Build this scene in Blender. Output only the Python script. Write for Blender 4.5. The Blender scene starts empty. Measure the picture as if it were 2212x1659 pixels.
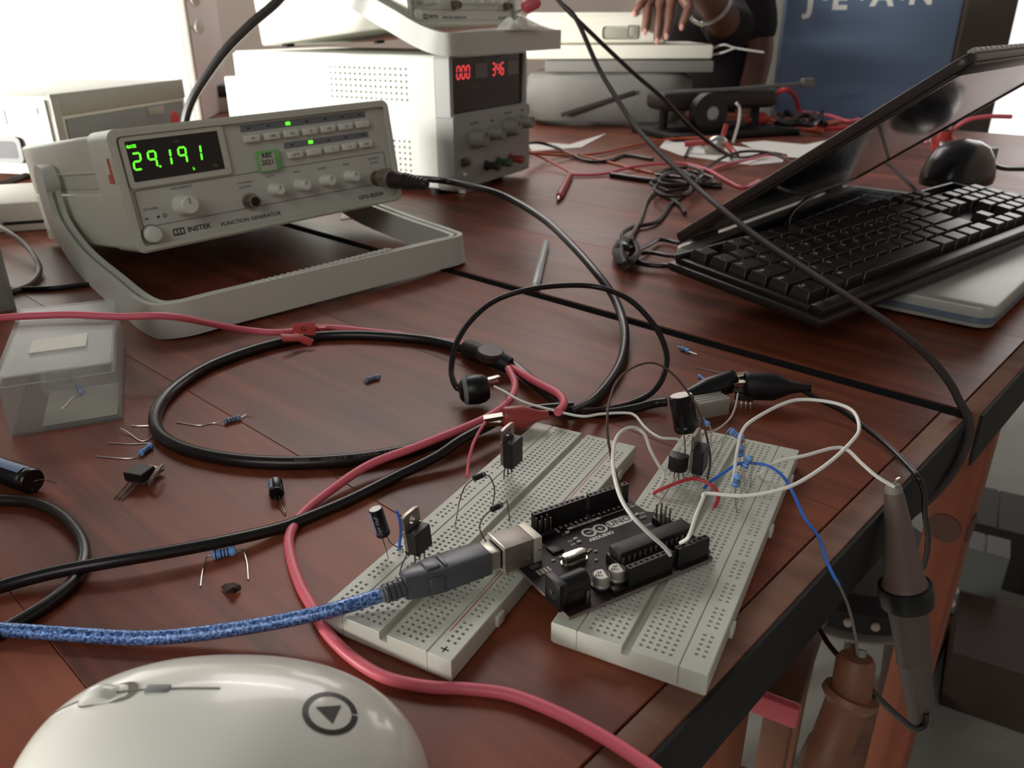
import bpy, bmesh, math, random
from mathutils import Vector, Matrix

S = bpy.context.scene
COL = S.collection
random.seed(7)

# ------------------------------------------------------------------ camera
F_PX, PITCH, ROLL, CAM_H = 1750.0, math.radians(24.24), math.radians(-0.14), 0.198
W_PX, H_PX = 2212, 1659
_f = Vector((0, math.cos(PITCH), -math.sin(PITCH)))
_u0 = Vector((0, math.sin(PITCH), math.cos(PITCH)))
_r0 = Vector((1, 0, 0))
_r = _r0 * math.cos(ROLL) + _u0 * math.sin(ROLL)
_u = -_r0 * math.sin(ROLL) + _u0 * math.cos(ROLL)
EYE = Vector((0, 0, CAM_H))
cd = bpy.data.cameras.new('camera')
cd.sensor_fit = 'HORIZONTAL'
cd.sensor_width = 36.0
cd.lens = F_PX / W_PX * 36.0
cd.clip_start = 0.01
cd.clip_end = 30
cd.dof.use_dof = True
cd.dof.focus_distance = 0.36
cd.dof.aperture_fstop = 20.0
cam = bpy.data.objects.new('camera', cd)
COL.objects.link(cam)
cam.matrix_world = Matrix(((_r.x, _u.x, -_f.x, 0), (_r.y, _u.y, -_f.y, 0), (_r.z, _u.z, -_f.z, CAM_H), (0, 0, 0, 1)))
S.camera = cam

# ------------------------------------------------------------------ light and exposure
S.view_settings.view_transform = 'Standard'
S.view_settings.look = 'None'
S.view_settings.exposure = 0.0
S.view_settings.gamma = 1.0
S.view_settings.use_curve_mapping = False
wd = bpy.data.worlds.new('world')
S.world = wd
wd.use_nodes = True
wd.node_tree.nodes['Background'].inputs[0].default_value = (0.93, 0.97, 1.0, 1)
wd.node_tree.nodes['Background'].inputs[1].default_value = 0.10


def area(name, loc, target, sx, sy, power, color=(1, 1, 1)):
    l = bpy.data.lights.new(name, 'AREA')
    l.shape = 'RECTANGLE'
    l.size, l.size_y = sx, sy
    l.energy = power
    l.color = color
    o = bpy.data.objects.new(name, l)
    COL.objects.link(o)
    o.location = loc
    d = Vector(target) - Vector(loc)
    o.rotation_euler = d.to_track_quat('-Z', 'Y').to_euler()
    return o


# daylight of the window on the left side of the room (low, raking across the bench)
area('left_window_daylight', (-2.1, 0.15, 0.27), (-0.2, 1.1, 0.10), 0.9, 0.3, 150, (1.0, 0.99, 0.95))
# daylight of the open doorway behind the photographer
area('rear_doorway_daylight', (-0.9, -1.6, 1.3), (0.1, 0.5, 0.0), 1.2, 1.2, 14, (1.0, 0.98, 0.94))
# daylight of the roof light above the far bench and of the window at the right of the back wall
area('roof_light_daylight', (-0.35, 2.5, 1.75), (0.0, 0.6, 0.0), 1.4, 0.8, 19, (1.0, 0.95, 0.93))
area('right_window_daylight', (2.25, 3.2, 0.7), (0.6, 0.9, 0.0), 0.9, 1.5, 10, (1.0, 0.97, 0.96))
# unseen fill light added to brighten the back wall
area('back_wall_fill', (-0.9, 2.5, 1.85), (-0.9, 3.3, 0.2), 1.2, 0.1, 16, (1.0, 0.96, 0.92))

# ------------------------------------------------------------------ helpers
def ray(x, y):
    d = _f + _r * ((x - W_PX / 2) / F_PX) - _u * ((y - H_PX / 2) / F_PX)
    return d


def P(x, y, z=0.0):
    """room point at height z above the bench seen at picture position x, y"""
    d = ray(x, y)
    return EYE + d * ((z - CAM_H) / d.z)


def PY(x, y, Y):
    """room point at distance Y in front of the photographer"""
    d = ray(x, y)
    return EYE + d * (Y / d.y)


def srgb(c):
    r = []
    for v in c:
        v = v / 255.0
        r.append(v / 12.92 if v <= 0.04045 else ((v + 0.055) / 1.055) ** 2.4)
    return (r[0], r[1], r[2], 1.0)


MATS = {}


def M(name, rgb, rough=0.5, metal=0.0, emit=0.0, alpha=None, trans=0.0, var=0.0, vscale=40.0, bump=0.0, bscale=300.0, coat=0.0, spec=0.5, ior=1.45):
    if name in MATS:
        return MATS[name]
    m = bpy.data.materials.new(name)
    m.use_nodes = True
    nt = m.node_tree
    b = nt.nodes['Principled BSDF']
    c = srgb(rgb)
    b.inputs['Base Color'].default_value = c
    b.inputs['Roughness'].default_value = rough
    b.inputs['Metallic'].default_value = metal
    b.inputs['Coat Weight'].default_value = coat
    b.inputs['Coat Roughness'].default_value = 0.08
    b.inputs['Specular IOR Level'].default_value = spec
    b.inputs['IOR'].default_value = ior
    b.inputs['Transmission Weight'].default_value = trans
    if emit:
        b.inputs['Emission Color'].default_value = c
        b.inputs['Emission Strength'].default_value = emit
    if var or bump:
        tc = nt.nodes.new('ShaderNodeTexCoord')
    if var:
        n = nt.nodes.new('ShaderNodeTexNoise')
        n.inputs['Scale'].default_value = vscale
        n.inputs['Detail'].default_value = 4
        nt.links.new(tc.outputs['Object'], n.inputs['Vector'])
        mx = nt.nodes.new('ShaderNodeMix')
        mx.data_type = 'RGBA'
        mx.inputs[6].default_value = tuple(v * (1 - var) for v in c[:3]) + (1,)
        mx.inputs[7].default_value = tuple(min(1, v * (1 + var)) for v in c[:3]) + (1,)
        nt.links.new(n.outputs['Fac'], mx.inputs[0])
        nt.links.new(mx.outputs[2], b.inputs['Base Color'])
    if bump:
        n2 = nt.nodes.new('ShaderNodeTexNoise')
        n2.inputs['Scale'].default_value = bscale
        n2.inputs['Detail'].default_value = 3
        nt.links.new(tc.outputs['Object'], n2.inputs['Vector'])
        bp = nt.nodes.new('ShaderNodeBump')
        bp.inputs['Strength'].default_value = bump
        bp.inputs['Distance'].default_value = 0.001
        nt.links.new(n2.outputs['Fac'], bp.inputs['Height'])
        nt.links.new(bp.outputs['Normal'], b.inputs['Normal'])
    MATS[name] = m
    return m


def wood(name, dark, light, rough, scale=(3.0, 45.0, 45.0), red=None):
    """stained timber: long grain along the local x axis, blotches, fine pores"""
    m = bpy.data.materials.new(name)
    m.use_nodes = True
    nt = m.node_tree
    b = nt.nodes['Principled BSDF']
    tc = nt.nodes.new('ShaderNodeTexCoord')
    oi = nt.nodes.new('ShaderNodeObjectInfo')
    ad = nt.nodes.new('ShaderNodeVectorMath')
    ad.operation = 'ADD'
    ml = nt.nodes.new('ShaderNodeMath')
    ml.operation = 'MULTIPLY'
    ml.inputs[1].default_value = 7.0
    nt.links.new(oi.outputs['Random'], ml.inputs[0])
    nt.links.new(tc.outputs['Object'], ad.inputs[0])
    nt.links.new(ml.outputs[0], ad.inputs[1])
    mp = nt.nodes.new('ShaderNodeMapping')
    mp.inputs['Scale'].default_value = scale
    nt.links.new(ad.outputs[0], mp.inputs['Vector'])
    n = nt.nodes.new('ShaderNodeTexNoise')
    n.inputs['Scale'].default_value = 1.0
    n.inputs['Detail'].default_value = 6
    n.inputs['Roughness'].default_value = 0.62
    n.inputs['Distortion'].default_value = 0.6
    nt.links.new(mp.outputs[0], n.inputs['Vector'])
    n2 = nt.nodes.new('ShaderNodeTexNoise')
    n2.inputs['Scale'].default_value = 9.0
    n2.inputs['Detail'].default_value = 3
    nt.links.new(ad.outputs[0], n2.inputs['Vector'])
    mth = nt.nodes.new('ShaderNodeMath')
    mth.operation = 'MULTIPLY_ADD'
    mth.inputs[1].default_value = 0.45
    nt.links.new(n2.outputs['Fac'], mth.inputs[0])
    mul = nt.nodes.new('ShaderNodeMath')
    mul.operation = 'MULTIPLY'
    mul.inputs[1].default_value = 0.62
    nt.links.new(n.outputs['Fac'], mul.inputs[0])
    nt.links.new(mul.outputs[0], mth.inputs[2])
    cr = nt.nodes.new('ShaderNodeValToRGB')
    cr.color_ramp.elements[0].position = 0.36
    cr.color_ramp.elements[0].color = srgb(dark)
    cr.color_ramp.elements[1].position = 0.70
    cr.color_ramp.elements[1].color = srgb(light)
    nt.links.new(mth.outputs[0], cr.inputs[0])
    nt.links.new(cr.outputs[0], b.inputs['Base Color'])
    b.inputs['Roughness'].default_value = rough
    b.inputs['Specular IOR Level'].default_value = 0.26
    rr = nt.nodes.new('ShaderNodeMapRange')
    rr.inputs['To Min'].default_value = rough - 0.08
    rr.inputs['To Max'].default_value = rough + 0.14
    nt.links.new(n2.outputs['Fac'], rr.inputs['Value'])
    nt.links.new(rr.outputs[0], b.inputs['Roughness'])
    bp = nt.nodes.new('ShaderNodeBump')
    bp.inputs['Strength'].default_value = 0.25
    bp.inputs['Distance'].default_value = 0.0006
    nt.links.new(n.outputs['Fac'], bp.inputs['Height'])
    nt.links.new(bp.outputs['Normal'], b.inputs['Normal'])
    return m


class B:
    """collects geometry for one mesh; sc converts the numbers used into metres"""
    def __init__(s, sc=1.0):
        s.v, s.f, s.sc = [], [], sc

    def add(s, vs, fs):
        o = len(s.v)
        s.v += [tuple(v) for v in vs]
        s.f += [tuple(i + o for i in f) for f in fs]
        return s

    def box(s, x0, x1, y0, y1, z0, z1, bev=0.0, seg=2, M4=None):
        bm = bmesh.new()
        bmesh.ops.create_cube(bm, size=1)
        for v in bm.verts:
            v.co = Vector(((x0 + x1) / 2 + v.co.x * (x1 - x0), (y0 + y1) / 2 + v.co.y * (y1 - y0), (z0 + z1) / 2 + v.co.z * (z1 - z0)))
        if bev > 0:
            bmesh.ops.bevel(bm, geom=bm.edges[:], offset=bev, segments=seg, affect='EDGES', profile=0.5)
        bm.verts.index_update()
        vs = [(M4 @ v.co) if M4 else v.co.copy() for v in bm.verts]
        fs = [[v.index for v in f.verts] for f in bm.faces]
        bm.free()
        return s.add(vs, fs)

    def prism(s, poly, z0, z1, M4=None, bev=0.0):
        bm = bmesh.new()
        a = [bm.verts.new((p[0], p[1], z0)) for p in poly]
        f = bm.faces.new(a)
        r = bmesh.ops.extrude_face_region(bm, geom=[f])
        for g in r['geom']:
            if isinstance(g, bmesh.types.BMVert):
                g.co.z = z1
        bmesh.ops.recalc_face_normals(bm, faces=bm.faces[:])
        if bev > 0:
            es = [e for e in bm.edges if abs(e.verts[0].co.z - e.verts[1].co.z) < 1e-9]
            bmesh.ops.bevel(bm, geom=es, offset=bev, segments=2, affect='EDGES', profile=0.5)
        bm.verts.index_update()
        vs = [(M4 @ v.co) if M4 else v.co.copy() for v in bm.verts]
        fs = [[v.index for v in f.verts] for f in bm.faces]
        bm.free()
        return s.add(vs, fs)

    def lathe(s, prof, p0=(0, 0, 0), axis=(0, 0, 1), n=20, cap0=True, cap1=True):
        """prof: (distance along axis, radius)"""
        ax = Vector(axis).normalized()
        t = Vector((1, 0, 0)) if abs(ax.x) < 0.8 else Vector((0, 1, 0))
        e1 = ax.cross(t).normalized()
        e2 = ax.cross(e1)
        p0 = Vector(p0)
        vs, fs = [], []
        for d, r in prof:
            for k in range(n):
                a = 2 * math.pi * k / n
                vs.append(p0 + ax * d + (e1 * math.cos(a) + e2 * math.sin(a)) * r)
        for i in range(len(prof) - 1):
            for k in range(n):
                k2 = (k + 1) % n
                fs.append((i * n + k, i * n + k2, (i + 1) * n + k2, (i + 1) * n + k))
        if cap0:
            fs.append(tuple(range(n - 1, -1, -1)))
        if cap1:
            o = (len(prof) - 1) * n
            fs.append(tuple(o + k for k in range(n)))
        return s.add(vs, fs)

    def cyl(s, p0, p1, r0, r1=None, n=16):
        p0, p1 = Vector(p0), Vector(p1)
        d = p1 - p0
        return s.lathe([(0, r0), (d.length, r0 if r1 is None else r1)], p0, d, n)

    def tube(s, pts, r, n=8, sub=6, taper=None):
        pts = [Vector(p) for p in pts]
        q = smooth(pts, sub) if sub > 1 and len(pts) > 2 else pts
        rs = [r] * len(q) if taper is None else [r + (taper - r) * i / (len(q) - 1) for i in range(len(q))]
        vs, fs = [], []
        t = (q[1] - q[0]).normalized()
        up = Vector((0, 0, 1)) if abs(t.z) < 0.9 else Vector((1, 0, 0))
        e1 = t.cross(up).normalized()
        for i, p in enumerate(q):
            t2 = (q[min(i + 1, len(q) - 1)] - q[max(i - 1, 0)]).normalized()
            e1 = (e1 - t2 * e1.dot(t2)).normalized()
            e2 = t2.cross(e1)
            for k in range(n):
                a = 2 * math.pi * k / n
                vs.append(p + (e1 * math.cos(a) + e2 * math.sin(a)) * rs[i])
        for i in range(len(q) - 1):
            for k in range(n):
                k2 = (k + 1) % n
                fs.append((i * n + k, i * n + k2, (i + 1) * n + k2, (i + 1) * n + k))
        fs.append(tuple(range(n - 1, -1, -1)))
        o = (len(q) - 1) * n
        fs.append(tuple(o + k for k in range(n)))
        return s.add(vs, fs)

    def sphere(s, c, r, n=12, sx=1, sy=1, sz=1):
        c = Vector(c)
        vs, fs = [], []
        h = n // 2
        for i in range(h + 1):
            th = math.pi * i / h
            for k in range(n):
                a = 2 * math.pi * k / n
                vs.append(c + Vector((math.sin(th) * math.cos(a) * sx, math.sin(th) * math.sin(a) * sy, math.cos(th) * sz)) * r)
        for i in range(h):
            for k in range(n):
                k2 = (k + 1) % n
                fs.append((i * n + k, (i + 1) * n + k, (i + 1) * n + k2, i * n + k2))
        return s.add(vs, fs)


def smooth(pts, sub):
    out = []
    n = len(pts)
    for i in range(n - 1):
        p0 = pts[i - 1] if i > 0 else pts[0] * 2 - pts[1]
        p1, p2 = pts[i], pts[i + 1]
        p3 = pts[i + 2] if i + 2 < n else pts[-1] * 2 - pts[-2]
        for k in range(sub):
            t = k / sub
            out.append(0.5 * ((2 * p1) + (p2 - p0) * t + (2 * p0 - 5 * p1 + 4 * p2 - p3) * t * t + (3 * p1 - p0 - 3 * p2 + p3) * t ** 3))
    out.append(pts[-1])
    return out


def tag(o, label=None, cat=None, group=None, kind=None):
    if label:
        o['label'] = label
    if cat:
        o['category'] = cat
    if group:
        o['group'] = group
    if kind:
        o['kind'] = kind
    return o


def empty(name, loc=(0, 0, 0), rot=None):
    o = bpy.data.objects.new(name, None)
    o.empty_display_size = 0.02
    COL.objects.link(o)
    if rot is not None:
        o.matrix_world = Matrix.Translation(Vector(loc)) @ rot
    else:
        o.location = loc
    return o


def obj(name, b, mat, parent=None, sm=35, org=None):
    me = bpy.data.meshes.new(name)
    sc = b.sc
    vs = [(v[0] * sc, v[1] * sc, v[2] * sc) for v in b.v]
    loc = None
    if parent is None and org is not None:
        loc = Vector(org)
        vs = [(v[0] - loc.x, v[1] - loc.y, v[2] - loc.z) for v in vs]
    elif parent is not None and parent.get('wo') is not None:
        w = parent['wo']
        vs = [(v[0] - w[0], v[1] - w[1], v[2] - w[2]) for v in vs]
    me.from_pydata(vs, [], b.f)
    me.validate()
    me.update()
    bm = bmesh.new()
    bm.from_mesh(me)
    bmesh.ops.recalc_face_normals(bm, faces=bm.faces[:])
    bm.to_mesh(me)
    bm.free()
    if sm:
        me.polygons.foreach_set('use_smooth', [True] * len(me.polygons))
        me.set_sharp_from_angle(angle=math.radians(sm))
    if mat:
        me.materials.append(mat)
    o = bpy.data.objects.new(name, me)
    COL.objects.link(o)
    if parent is not None:
        o.parent = parent
        if parent.get('wo') is not None:
            o['wo'] = parent['wo']
    if loc is not None:
        o.location = loc
    return o


def wthing(name, label, cat, base, group=None):
    """a thing whose parts are given in room coordinates: an Empty at its base"""
    o = empty(name, base)
    o['wo'] = tuple(base)
    return tag(o, label, cat, group)


def text(name, s, size, mat, parent, loc, rot=None, ext=0.00006, ax='CENTER', bold=0.0, sx=1.0, shear=0.0, space=1.0):
    c = bpy.data.curves.new(name, 'FONT')
    c.body = s
    c.size = size
    c.align_x = ax
    c.align_y = 'CENTER'
    c.extrude = ext
    c.offset = bold
    c.shear = shear
    c.space_character = space
    c.resolution_u = 3
    t = bpy.data.objects.new(name, c)
    me = bpy.data.meshes.new_from_object(t)
    bpy.data.objects.remove(t)
    bpy.data.curves.remove(c)
    me.name = name
    if not me.materials:
        me.materials.append(mat)
    else:
        me.materials[0] = mat
    o = bpy.data.objects.new(name, me)
    COL.objects.link(o)
    o.parent = parent
    o.matrix_basis = Matrix.Translation(Vector(loc)) @ (rot if rot is not None else Matrix.Identity(4)) @ Matrix.Diagonal((sx, 1, 1, 1))
    return o


def RX(d):
    return Matrix.Rotation(math.radians(d), 4, 'X')


def RY(d):
    return Matrix.Rotation(math.radians(d), 4, 'Y')


def RZ(d):
    return Matrix.Rotation(math.radians(d), 4, 'Z')


def cable(name, pts, r, mat, label, cat='cable', n=10, sub=8, group=None):
    o = obj(name, B().tube(pts, r, n, sub), mat, org=pts[0])
    return tag(o, label, cat, group)


# ------------------------------------------------------------------ materials
WOOD = wood('stained_bench_timber', (74, 34, 22), (148, 80, 55), 0.36)
WOOD_EDGE = wood('worn_edge_timber', (92, 56, 40), (150, 108, 86), 0.48)
WOOD_LEG = wood('red_leg_timber', (110, 52, 34), (160, 92, 66), 0.5, (45.0, 45.0, 3.0))
FLOORM = M('grey_concrete', (150, 150, 142), 0.7, var=0.25, vscale=6)
WALLM = M('pink_grey_plaster', (205, 190, 178), 0.8, var=0.08, vscale=2.5)
CREAM = M('cream_plastic', (206, 206, 190), 0.38, bump=0.05)
CREAM2 = M('pale_grey_plastic', (202, 202, 192), 0.42, bump=0.05)
GREYP = M('grey_plastic', (128, 130, 126), 0.45)
STRIPM = M('slate_print', (120, 124, 128), 0.5)
KEYW = M('white_button_plastic', (226, 226, 216), 0.32)
DARKP = M('dark_print', (52, 52, 56), 0.6)
BLACKP = M('black_plastic', (22, 20, 20), 0.38)
BLACKM = M('matt_black_rubber', (20, 18, 18), 0.55)
CABLEB = M('black_cable_pvc', (30, 25, 24), 0.3)
CABLEBR = M('brown_black_cable_pvc', (54, 43, 40), 0.6)
REDC = M('red_cable_pvc', (232, 108, 122), 0.42)
REDD = M('red_clip_pvc', (186, 66, 62), 0.38)
ORANGEC = M('orange_red_cable_pvc', (190, 84, 50), 0.45)
WHITEW = M('white_wire_pvc', (240, 238, 230), 0.42)
BLUEW = M('blue_wire_pvc', (54, 112, 210), 0.38)
REDW = M('red_wire_pvc', (200, 60, 66), 0.38)
BROWNW = M('brown_wire_pvc', (84, 60, 50), 0.45)
TIN = M('tinned_lead', (205, 200, 190), 0.28, metal=0.9)
DULLTIN = M('dull_lead', (120, 110, 100), 0.4, metal=0.8)
STEEL = M('nickel_steel', (214, 208, 196), 0.25, metal=1.0)
GLOWG = M('green_lamp_glow', (96, 255, 44), 0.4, emit=1.6)
GLOWR = M('red_lamp_glow', (255, 70, 74), 0.4, emit=0.9)
DISPM = M('dark_display_filter', (24, 15, 16), 0.25)


def haze_plastic(name, rgb, rough, clear):
    m = M(name, rgb, rough)
    nt = m.node_tree
    out = nt.nodes['Material Output']
    tr = nt.nodes.new('ShaderNodeBsdfTransparent')
    lw = nt.nodes.new('ShaderNodeLayerWeight')
    lw.inputs[0].default_value = 0.25
    mr = nt.nodes.new('ShaderNodeMapRange')
    mr.inputs['To Min'].default_value = 1 - clear
    mr.inputs['To Max'].default_value = min(1.0, 1.6 * (1 - clear) + 0.25)
    nt.links.new(lw.outputs['Fresnel'], mr.inputs['Value'])
    mx = nt.nodes.new('ShaderNodeMixShader')
    nt.links.new(mr.outputs[0], mx.inputs[0])
    nt.links.new(tr.outputs[0], mx.inputs[1])
    nt.links.new(nt.nodes['Principled BSDF'].outputs[0], mx.inputs[2])
    nt.links.new(mx.outputs[0], out.inputs[0])
    return m


CLEAR = haze_plastic('clear_polystyrene', (206, 208, 204), 0.15, 0.84)
PAPER = M('white_paper', (232, 230, 222), 0.7)

# ------------------------------------------------------------------ the room
FZ = -0.74
tag(obj('floor', B().box(-3.2, 3.2, -2.6, 3.4, FZ - 0.05, FZ), FLOORM), kind='structure')
tag(obj('wall_back', B().box(-3.2, 1.75, 3.3, 3.4, FZ, 1.9).box(1.75, 2.75, 3.3, 3.4, FZ, -0.35).box(1.75, 2.75, 3.3, 3.4, 1.5, 1.9).box(2.75, 3.2, 3.3, 3.4, FZ, 1.9), WALLM), kind='structure')
tag(obj('wall_right', B().box(3.2, 3.3, -2.6, 3.4, FZ, 1.9), WALLM), kind='structure')
tag(obj('trim_1', B().box(1.70, 1.76, 3.26, 3.31, -0.4, 1.55, 0.004).box(2.74, 2.80, 3.26, 3.31, -0.4, 1.55, 0.004).box(1.70, 2.80, 3.26, 3.31, -0.42, -0.35, 0.004).box(1.70, 2.80, 3.26, 3.31, 1.5, 1.57, 0.004), M('window_frame_paint', (210, 206, 198), 0.5)), kind='structure')
tag(obj('window_2', B().box(-0.42, 0.52, 3.285, 3.295, 0.72, 1.28), M('bright_daylight_pane2', (255, 240, 238), 0.4, emit=3.0)), kind='structure')
tag(obj('trim_3', B().box(-0.46, -0.42, 3.27, 3.30, 0.68, 1.32, 0.003).box(0.52, 0.56, 3.27, 3.30, 0.68, 1.32, 0.003).box(-0.42, 0.52, 3.27, 3.30, 0.68, 0.72, 0.003).box(-0.42, 0.52, 3.27, 3.30, 1.28, 1.32, 0.003), M('window_frame_paint', (210, 206, 198), 0.5)), kind='structure')
tag(obj('window_1', B().box(1.75, 2.75, 3.34, 3.35, -0.35, 1.5), M('bright_daylight_pane', (255, 252, 250), 0.4, emit=1.1)), kind='structure')
# plastered pillar between the seated person and the blue chair
tag(obj('trim_2', B().box(0.80, 0.97, 2.75, 2.95, FZ, 1.9, 0.006), M('grey_pillar_plaster', (150, 150, 140), 0.75, var=0.06, vscale=4)), kind='structure')
# dark brown block standing in for the shaded wall beyond the chair
shade_block = tag(empty('wall_shade_block', (1.46, 2.9, FZ)), 'dark brown block in place of the shaded wall behind the blue chair', 'wall block')
obj('side_panel', B().box(-0.13, 0.04, -0.25, 0.3, 0.0, 2.2, 0.006), M('wall_shade_brown', (92, 80, 70), 0.6, var=0.1), shade_block)
obj('block_front', B().box(-0.12, 0.03, -0.275, -0.253, 0.03, 2.17, 0.004), M('wall_shade_brown2', (84, 74, 66), 0.55, var=0.1), shade_block)
obj('plinth', B().box(-0.11, 0.03, -0.24, 0.29, -0.0, 0.03), BLACKM, shade_block)

# ------------------------------------------------------------------ the two workbenches
BU, BV = Vector((math.cos(math.radians(-43)), math.sin(math.radians(-43)), 0)), Vector((math.cos(math.radians(47)), math.sin(math.radians(47)), 0))


def bench(label, v0, v1, u0, u1, strip, nv, legs):
    t = tag(empty('workbench', (0, 0, FZ), RZ(-43)), label, 'table')
    dz = -FZ
    wv = (v1 - v0) / nv
    for i in range(nv):
        a, b_ = v0 + i * wv, v0 + (i + 1) * wv
        obj('plank', B().box(u0, u1 - strip, a + 0.00006, b_ - 0.00006, dz - 0.026, dz, 0.0003, 1), WOOD, t)
    obj('edging', B().box(u1 - strip + 0.0005, u1, v0, v1, dz - 0.03, dz, 0.0012), WOOD_EDGE, t)
    STAIN_SHADE = M('black_stain_shade', (18, 15, 15), 0.7)
    obj('stain_shade_strip', B().box(u1 + 0.0001, u1 + 0.0016, v0, v1, dz - 0.032, dz - 0.0008), STAIN_SHADE, t)
    ve = v1 if v0 < 0 else v0
    s_ = 1 if v0 < 0 else -1
    obj('stain_shade_strip', B().box(u0, u1 - 0.004, min(ve + s_ * 0.0001, ve + s_ * 0.001), max(ve + s_ * 0.0001, ve + s_ * 0.001), dz - 0.032, dz - 0.0006), STAIN_SHADE, t)  # black strip painting shade into the gap between the benches
    obj('underframe', B().box(u0 + 0.03, u1 - 0.05, v0 + 0.03, v0 + 0.055, dz - 0.10, dz - 0.027).box(u0 + 0.03, u1 - 0.05, v1 - 0.055, v1 - 0.03, dz - 0.10, dz - 0.027).box(u1 - 0.075, u1 - 0.05, v0 + 0.055, v1 - 0.055, dz - 0.10, dz - 0.027), WOOD_LEG, t)
    for lu, lv, w in legs:
        lg = obj('leg', B().box(lu - w, lu + w, lv - w, lv + w, 0, dz - 0.0265, 0.002), WOOD_LEG, t)
        obj('dowel', B().cyl((lu + w - 0.001, lv, dz - 0.13), (lu + w + 0.0008, lv, dz - 0.13), 0.011, n=16).cyl((lu, lv - w - 0.0008, dz - 0.13), (lu, lv - w + 0.001, dz - 0.13), 0.011, n=16), M('dark_dowel', (84, 50, 38), 0.6), lg)
    return t


bench('dark red-brown plank workbench carrying the two breadboards, nearest the viewer', -0.62, 0.4545, -1.5, -0.0885, 0.0125, 8, ((-0.120, 0.245, 0.017), (-1.44, 0.40, 0.02), (-1.44, -0.55, 0.02)))
bench('dark red-brown plank workbench carrying the laptop and keyboard, beyond the gap', 0.4665, 1.78, -2.3, -0.0835, 0.0115, 9, ((-0.104, 0.572, 0.0135), (-0.135, 1.72, 0.02), (-2.24, 0.52, 0.02), (-2.24, 1.72, 0.02)))

# ------------------------------------------------------------------ solderless breadboards
BBM = M('breadboard_abs', (206, 206, 192), 0.42, bump=0.03)
BBH = M('breadboard_base_foam', (196, 188, 172), 0.85, bump=0.3, bscale=500)


def cells(b, xs, ys, hole, z, zh, low=None, zl=0, bottom=True):
    """flat top made of cells; hole cells are sunk, cells in low columns form a channel"""
    for i in range(len(xs) - 1):
        for j in range(len(ys) - 1):
            x0, x1, y0, y1 = xs[i], xs[i + 1], ys[j], ys[j + 1]
            zz = zl if (low and low(i)) else z
            if hole(i, j):
                b.add([(x0, y0, z), (x1, y0, z), (x1, y1, z), (x0, y1, z), (x0, y0, zh), (x1, y0, zh), (x1, y1, zh), (x0, y1, zh)],
                      [(0, 1, 5, 4), (1, 2, 6, 5), (2, 3, 7, 6), (3, 0, 4, 7)] + ([(4, 5, 6, 7)] if bottom else []))
            else:
                b.add([(x0, y0, zz), (x1, y0, zz), (x1, y1, zz), (x0, y1, zz)], [(0, 1, 2, 3)])


def skirt(b, x0, x1, y0, y1, z0, z1):
    b.add([(x0, y0, z0), (x1, y0, z0), (x1, y1, z0), (x0, y1, z0), (x0, y0, z1), (x1, y0, z1), (x1, y1, z1), (x0, y1, z1)],
          [(0, 1, 5, 4), (1, 2, 6, 5), (2, 3, 7, 6), (3, 0, 4, 7), (3, 2, 1, 0)])


def grid(cs, hw, lo, hi):
    xs = [lo]
    hol = set()
    for c in cs:
        hol.add(len(xs))
        xs += [c - hw, c + hw]
    xs.append(hi)
    return xs, hol


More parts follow.
